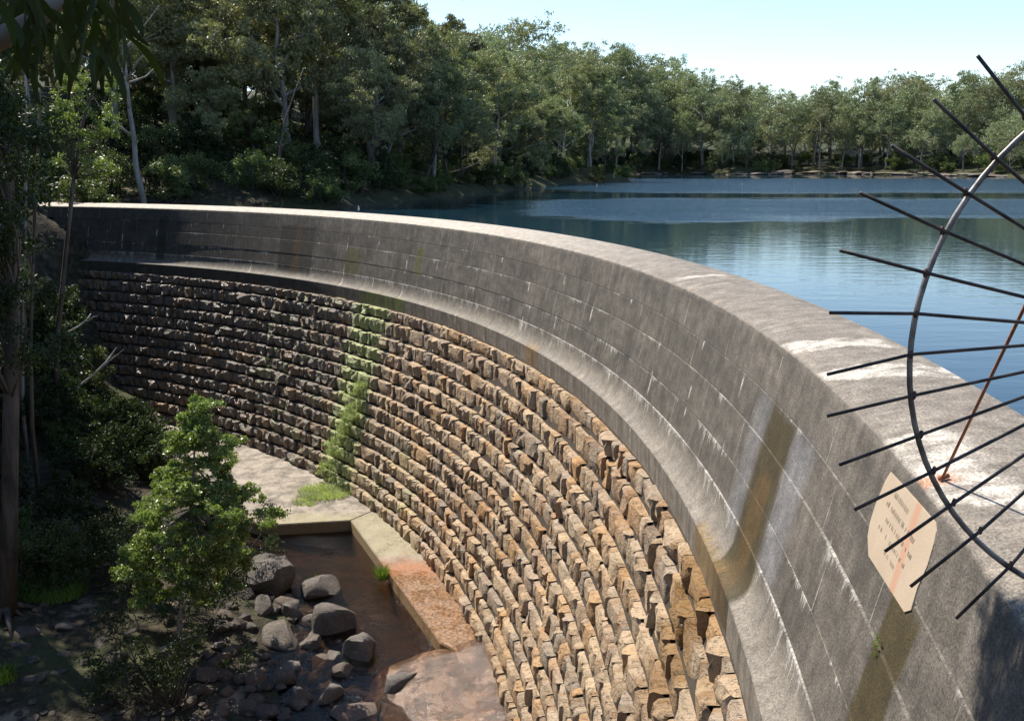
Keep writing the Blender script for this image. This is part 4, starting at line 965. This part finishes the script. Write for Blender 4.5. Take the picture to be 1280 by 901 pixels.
# buttress roots
for k, (x1, y1) in enumerate([(30, 772), (48, 760), (15, 800), (-8, 790)]):
    e = pix_ground(x1, y1); v, f = tube([Vector((0, 0, 0.35)), (e-b)*0.5 + Vector((0, 0, 0.14)), (e-b)], [0.14, 0.09, 0.03], 6); obj('root', py_mesh('root', v, f, M_BARK_D, True), tr_)
# sunlit young gum and slender trunks at the left, on the slope below the abutment
def slender(name, pts, Y, rad, mat, label, cs=None, n=120, leafm=M_SHRUB, L=0.15):
    q0 = pix_y(*pts[0], Y); gz = zg(q0.x-0.4, Y); p0 = Vector((q0.x-0.4, Y, gz)); o = empty(name, p0)
    P = [Vector((0, 0, -0.3)), (q0-p0)*0.5 + Vector((-0.12, 0, 0))] + [pix_y(*q, Y)-p0 for q in pts]
    v, f = tube(P, [rad*(1-0.75*i/len(P)) for i in range(len(P))], 7); obj('trunk', py_mesh('trunk', v, f, mat, True), o)
    if cs:
        rr_ = np.random.default_rng(len(cs)); C = [(px_local(x, y, Y+rr_.uniform(-.8, .8), p0), s) for x, y, s in cs]
        W = [tube(curve(P[min(len(P)-1, len(P)//2)], c[0], rr_, 0.06, 3), [0.02, 0.017, 0.013, 0.005], 4) for c in C]; v, f = merge(W); obj('branches', py_mesh('branches', v, f, mat, True), o)
        v, f = spray(len(cs)+5, C, 0.6, n*3, L); obj('crown', np_mesh('crown', v, f, leafm), o)
    return tag(o, label, 'tree')
slender('slender_tree', [(72, 420), (84, 300), (92, 225), (104, 150), (118, 110), (121, 70)], 44, 0.15, M_BARK_D, 'slender brown sapling leaning right in front of the left end of the wall', [(rj.uniform(62, 150), rj.uniform(95, 222), rj.uniform(.6, 1.0)) for _ in range(24)], 95, M_SAP, 0.16)
slender('slender_tree', [(28, 430), (31, 300), (33, 200), (32, 110), (36, 30)], 40, 0.1, M_BARK, 'thin upright pale trunk between the big dark tree and the leaning sapling')
slender('slender_tree', [(38, 430), (43, 280), (48, 180), (50, 105)], 36, 0.1, M_BARK_D, 'thin brown trunk beside the thin pale trunk')
# fallen pale branches
def dead_branch(pts, Y, rad, label):
    p0 = pix_y(*pts[0], Y); o = empty('dead_branch', p0); P = [pix_y(x, y, Y + i*0.15)-p0 for i, (x, y) in enumerate(pts)]
    v, f = tube(P, [rad*(1-0.8*i/len(P)) for i in range(len(P))], 7); obj('limb', py_mesh('limb', v, f, M_BARK_W, True), o)
    m_ = P[len(P)//2]; e = P[-1] + Vector((0.35, 0, -0.12)); v, f = tube([m_, m_.lerp(e, .5)+Vector((0, 0, .04)), e], [rad*.5, rad*.4, rad*.15], 6); obj('twig', py_mesh('twig', v, f, M_BARK_W, True), o); return tag(o, label, 'branch')
dead_branch([(74, 503), (95, 485), (115, 470), (133, 452), (146, 434)], 46, 0.075, 'bleached forked branch leaning against the dark left bank')
dead_branch([(86, 415), (98, 408), (108, 400), (114, 392)], 48, 0.06, 'short pale branch in the dark scrub near the wall')
dead_branch([(198, 812), (215, 804), (232, 797), (246, 790)], pix_ground(198, 815).y, 0.05, 'pale stick lying on the ground beside the bright sapling')
# ferns
def fern(seed, nf, ln, arch=0.55):
    r = np.random.default_rng(seed); V, Fq = [], []
    for k in range(nf):
        a = 6.283*k/nf + r.normal()*0.15; L = ln*r.uniform(0.8, 1.1); N = 20; d = np.array([math.cos(a), math.sin(a), 0]); s = np.array([-math.sin(a), math.cos(a), 0])
        for i in range(1, N):
            t = i/N; p = d*L*t*0.92 + np.array([0, 0, L*(0.62*t - arch*1.5*t*t)]); w = L*0.2*math.sin(math.pi*min(1, t*0.92+0.08))**0.8; h = L*0.028
            for sg in (-1, 1):
                o = len(V); q = p + s*sg*w + d*h*1.2 + np.array([0, 0, -0.12*w])
                V += [p - d*h*0.5, q - d*h*0.1, q + d*h*0.3, p + d*h*0.6]; Fq.append((o, o+1, o+2, o+3))
    return np.array(V), np.array(Fq)
for i, (px, py, ln, lab) in enumerate([(158, 545, 1.5, 'tree fern with arching fronds at the foot of the far stone courses'), (165, 585, 1.3, 'fern with one sunlit frond left of the bright sapling'), (120, 528, 1.1, 'small fern on the dark slope under the bleached branch'), (215, 660, 0.9, 'low fern in deep shade behind the bright sapling')]):
    g = pix_ground(px, py); o = empty('fern', g); tag(o, lab, 'fern')
    v, f = fern(i, 11, ln); fo = obj('fronds', np_mesh('fronds', v, f, M_FERN), o); fo.location.z = 0.6 if i == 0 else 0.25
    v, f = tube([(0, 0, -0.2), (0.02, 0, fo.location.z+0.03)], [0.12, 0.09], 7); obj('stem', py_mesh('stem', v, f, M_BARK_D), o)
# grass and seep plants
M_WEED = mat_leaf('pale_seep_fern', (0.3, 0.36, 0.15), (0.5, 0.55, 0.3), 0.35, 0.5, 0.3, 0.05)
def tuft(name, px, py, rad, hgt, n, label, cat, zfix=None, mat=M_GRASS, ell=(1, 1), wdt=0.012):
    g = pix_z(px, py, zfix) if zfix is not None else pix_ground(px, py); r = np.random.default_rng(int(px)); V = []
    for k in range(n):
        a = r.random()*6.28; q = math.sqrt(r.random())*rad; x, y = math.cos(a)*q*ell[0], math.sin(a)*q*ell[1]; h = hgt*r.uniform(0.5, 1.1); l = r.normal(size=2)*h*0.4; w = wdt; s = np.array([math.sin(a), -math.cos(a), 0])*w
        b = np.array([x, y, -0.02]); m_ = b + np.array([l[0]*0.4, l[1]*0.4, h*0.65]); t = b + np.array([l[0], l[1], h])
        V += [b-s, b+s, m_+s*0.8, m_-s*0.8, m_-s*0.8, m_+s*0.8, t+s*0.1, t-s*0.1]
    o = obj(name, np_mesh(name, np.array(V), np.arange(len(V)).reshape(-1, 4), mat), None, g); return tag(o, label, cat)
tuft('grass_tuft', 478, 722, 0.26, 0.5, 260, 'bright green grass tuft growing in the pool against the apron', 'grass', POOL_Z+0.25)
tuft('grass_patch', 405, 617, 0.9, 0.32, 1500, 'pale green grassy patch on the apron at the foot of the mossy seep', 'grass', Z_TOE, M_WEED, (1.5, 1.1), 0.012)
tuft('grass_patch', 382, 628, 0.5, 0.2, 500, 'thin pale weeds on the apron edge left of the mossy seep', 'grass', Z_TOE, M_WEED, (1.4, 1), 0.01)
tuft('grass_patch', 62, 742, 1.1, 0.5, 900, 'lush green grass beside the big dark trunk', 'grass', ell=(1.2, 0.8), wdt=0.016)
tuft('grass_patch', 395, 730, 0.35, 0.25, 260, 'green weeds beside the dark boulder in the pool', 'grass', POOL_Z+0.15)
tuft('grass_patch', 5, 850, 0.4, 0.4, 260, 'green weeds at the lower left edge', 'grass')
# ferns hanging on the wall under the green seep
def wall_plant(name, spots, label, n, L, mat=M_GRASS):
    o = empty(name, (*pol(spots[0][0], r_mas(spots[0][1])), spots[0][1])); C = []
    for t, z, s in spots:
        x, y = pol(t, r_mas(z)-0.22-0.1*s); C.append((Vector((x, y, z))-o.location, s))
    v, f = spray(int(spots[0][0]*3), C, 0.34, n, L, 0.35, 0.7); obj('foliage', np_mesh('foliage', v, f, mat), o); return tag(o, label, 'plant')
wall_plant('hanging_weed', [(53.4 - 0.22*k*0.5 + rj.gauss(0, 0.35), -7.6-0.24*k + rj.gauss(0, .12), rj.uniform(0.8, 1.4)) for k in range(26)], 'feathery pale green weed hanging down the mossy strip of the wall', 260, 0.09, M_WEED)
wall_plant('hanging_weed', [(51.9 + rj.gauss(0, 0.4), -8.3-0.25*k, rj.uniform(0.45, 0.75)) for k in range(10)], 'smaller weed clump left of the hanging weed on the mossy strip', 90, 0.09, M_WEED)
wall_plant('hanging_weed', [(41.5, -7.9, 0.6), (41.8, -8.3, 0.5)], 'small dark fern tuft on the wet far part of the wall', 90, 0.1, M_FERN)
x, y = pol(99.55, r_face(-1.55)-0.03); o = empty('wall_seedling', (x, y, -1.55)); v, f = spray(9, [(Vector((0, 0, 0.05*k-0.1)), 0.5) for k in range(5)], 0.07, 30, 0.035); obj('foliage', np_mesh('foliage', v, f, M_GRASS), o); tag(o, 'tiny bright green seedling in the stain below the plaque', 'plant')

# ------------------------------------------------------------------ gum overhead at the left of the viewpoint, with its hanging spray
def leaf_mesh(k):
    r = np.random.default_rng(k); N = 6; V = []; c = r.uniform(0.08, 0.2)
    for i in range(N+1):
        t = i/N; w = 0.085*math.sin(math.pi*min(1, t*0.9+0.06))**0.8; cx = c*math.sin(math.pi*t*0.9)
        V += [(cx-w, 0.02*math.sin(t*3), -t), (cx, 0.028 + 0.02*math.sin(t*3), -t), (cx+w, 0.02*math.sin(t*3), -t)]
    Fq = []
    for i in range(N):
        for j in range(2): a = i*3+j; Fq.append((a, a+1, a+4, a+3))
    return np_mesh('leaf', np.array(V), np.array(Fq), M_NEARLEAF, True)
LM = [leaf_mesh(k) for k in range(5)]
og = empty('overhanging_gum', (-6.5, 1.5, zg(-6.5, 1.5))); tag(og, 'gum tree beside the viewpoint with long leaves hanging in from the upper left', 'tree')
OL = og.location.copy(); r = np.random.default_rng(14)
tp = [(-6.5, 1.5, zg(-6.5, 1.5)-0.3), (-6.3, 1.7, -2), (-5.9, 2.2, 2), (-5.3, 3.0, 5.2), (-4.6, 4.0, 8.2), (-4.4, 4.6, 11.5)]
v, f = tube([Vector(p)-OL for p in tp], [0.3, 0.24, 0.21, 0.18, 0.13, 0.04], 10); obj('trunk', py_mesh('trunk', v, f, M_BARK, True), og)
Wd, Cs = [], []
for (e, s, k) in [((-0.45, 8.25, 5.9), 0.8, 3), ((-0.85, 8.6, 6.6), 0.85, 3), ((-0.7, 8.0, 6.4), 0.8, 3), ((-0.75, 8.3, 5.5), 0.6, 3), ((-1.1, 8.6, 7.2), 0.8, 3), ((-1.2, 7.9, 6.6), 0.8, 3), ((-4.2, 4.4, 7.2), 1.2, 4), ((-3.2, 4.2, 6.3), 1.1, 3), ((-3.8, 3.2, 6.6), 1.1, 3), ((-2.6, 3.6, 5.8), 0.9, 3), ((-4.8, 5.2, 8.6), 1.2, 4), ((-5.6, 4.2, 9.5), 1.2, 4), ((-4.6, 4.8, 11.3), 1.1, 5), ((-6.5, 3.0, 7.6), 1.2, 3), ((-3.4, 5.4, 7.6), 1.0, 4)]:
    b = Vector(tp[k])-OL; Wd.append(tube(curve(b, Vector(e)-OL, r, 0.06, 4), [0.07, 0.055, 0.04, 0.025, 0.01], 6)); Cs.append((Vector(e)-OL, s))
lb = [Vector(tp[2])-OL, Vector((-3.2, 2.35, 3.0))-OL, pix_y(-40, 70, 2.5)-OL, pix_y(40, 28, 2.5)-OL, pix_y(100, -20, 2.6)-OL, pix_y(190, -60, 2.7)-OL]
v, f = tube(lb, [0.08, 0.05, 0.034, 0.028, 0.02, 0.008], 8); obj('bough', py_mesh('bough', v, f, M_BARK, True), og)
v, f = merge(Wd); obj('limbs', py_mesh('limbs', v, f, M_BARK, True), og)
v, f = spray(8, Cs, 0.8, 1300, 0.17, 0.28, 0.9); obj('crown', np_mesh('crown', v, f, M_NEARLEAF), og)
def near_leaf(px, py, Y, ln):
    p = pix_y(px, py, Y)-OL; o = obj('leaf', LM[random.randrange(5)], og); o.location = p; o.scale = (ln, ln, ln)
    o.rotation_euler = (random.gauss(0, 0.4), random.gauss(0, 0.45), random.uniform(0, 6.28))
for k in range(135):
    px = random.uniform(-30, 165); lim = 62 - px*0.18
    py = random.uniform(-60, lim*0.7) if random.random() < 0.75 else random.uniform(20, 100 - 0.25*px)
    near_leaf(px, py, random.uniform(2.2, 3.2), random.uniform(0.11, 0.17))
near_leaf(590, -26, 3.4, 0.085); near_leaf(596, -24, 3.4, 0.075)
v, f = tube([pix_y(606, -160, 3.6)-OL, pix_y(592, -25, 3.4)-OL], [0.004, 0.002], 5); obj('twig', py_mesh('twig', v, f, M_BARK), og)
tw = pix_y(606, -160, 3.6); v, f = tube([Vector(tp[3])-OL, Vector((-2.2, 3.5, 5.4))-OL, tw-OL], [0.03, 0.015, 0.004], 6); obj('twig', py_mesh('twig', v, f, M_BARK), og)

# ------------------------------------------------------------------ trees on the left side of the gorge (shade the bank)
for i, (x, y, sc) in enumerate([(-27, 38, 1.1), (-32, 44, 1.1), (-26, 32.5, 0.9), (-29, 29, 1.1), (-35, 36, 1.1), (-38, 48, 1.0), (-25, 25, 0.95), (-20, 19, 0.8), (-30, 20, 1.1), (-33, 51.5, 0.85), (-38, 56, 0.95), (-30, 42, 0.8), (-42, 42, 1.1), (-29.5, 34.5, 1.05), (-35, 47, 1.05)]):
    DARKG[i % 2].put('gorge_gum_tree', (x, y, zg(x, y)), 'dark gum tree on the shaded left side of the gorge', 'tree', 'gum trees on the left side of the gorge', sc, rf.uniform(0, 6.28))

# ------------------------------------------------------------------ small birds
def bird(px, py, z, h, label):
    g = pix_z(px, py, z); o = empty('bird', g); mb = mat_plain('white_plumage', (0.7, 0.7, 0.68), (0.8, 0.8, 0.78))
    prof = [(0, 0.02), (0.25, 0.14), (0.5, 0.17), (0.72, 0.1), (0.8, 0.075), (0.9, 0.095), (1.0, 0.02)]
    v, f = tube([Vector((0.12*h*math.sin(t*3), 0, t*h)) for t, _ in prof], [q*h for _, q in prof], 8); obj('body', py_mesh('body', v, f, mb, True), o)
    v, f = tube([Vector((0.1*h, 0, 0.88*h)), Vector((0.26*h, 0, 0.85*h))], [0.03*h, 0.006*h], 5); obj('beak', py_mesh('beak', v, f, M_RUST), o)
    v, f = tube([Vector((-0.02*h, 0, 0.25*h)), Vector((-0.3*h, 0, 0.08*h))], [0.07*h, 0.03*h], 5); obj('tail', py_mesh('tail', v, f, M_IRON), o)
    tag(o, label, 'bird')
bird(448, 264.5, 0.0, 0.3, 'small white bird perched on the crest of the dam')
bird(746, 233, LAKE_Z, 0.42, 'white bird sitting on the lake off the wooded point')
bird(928, 232, LAKE_Z, 0.42, 'white bird out on the blue rippled water')
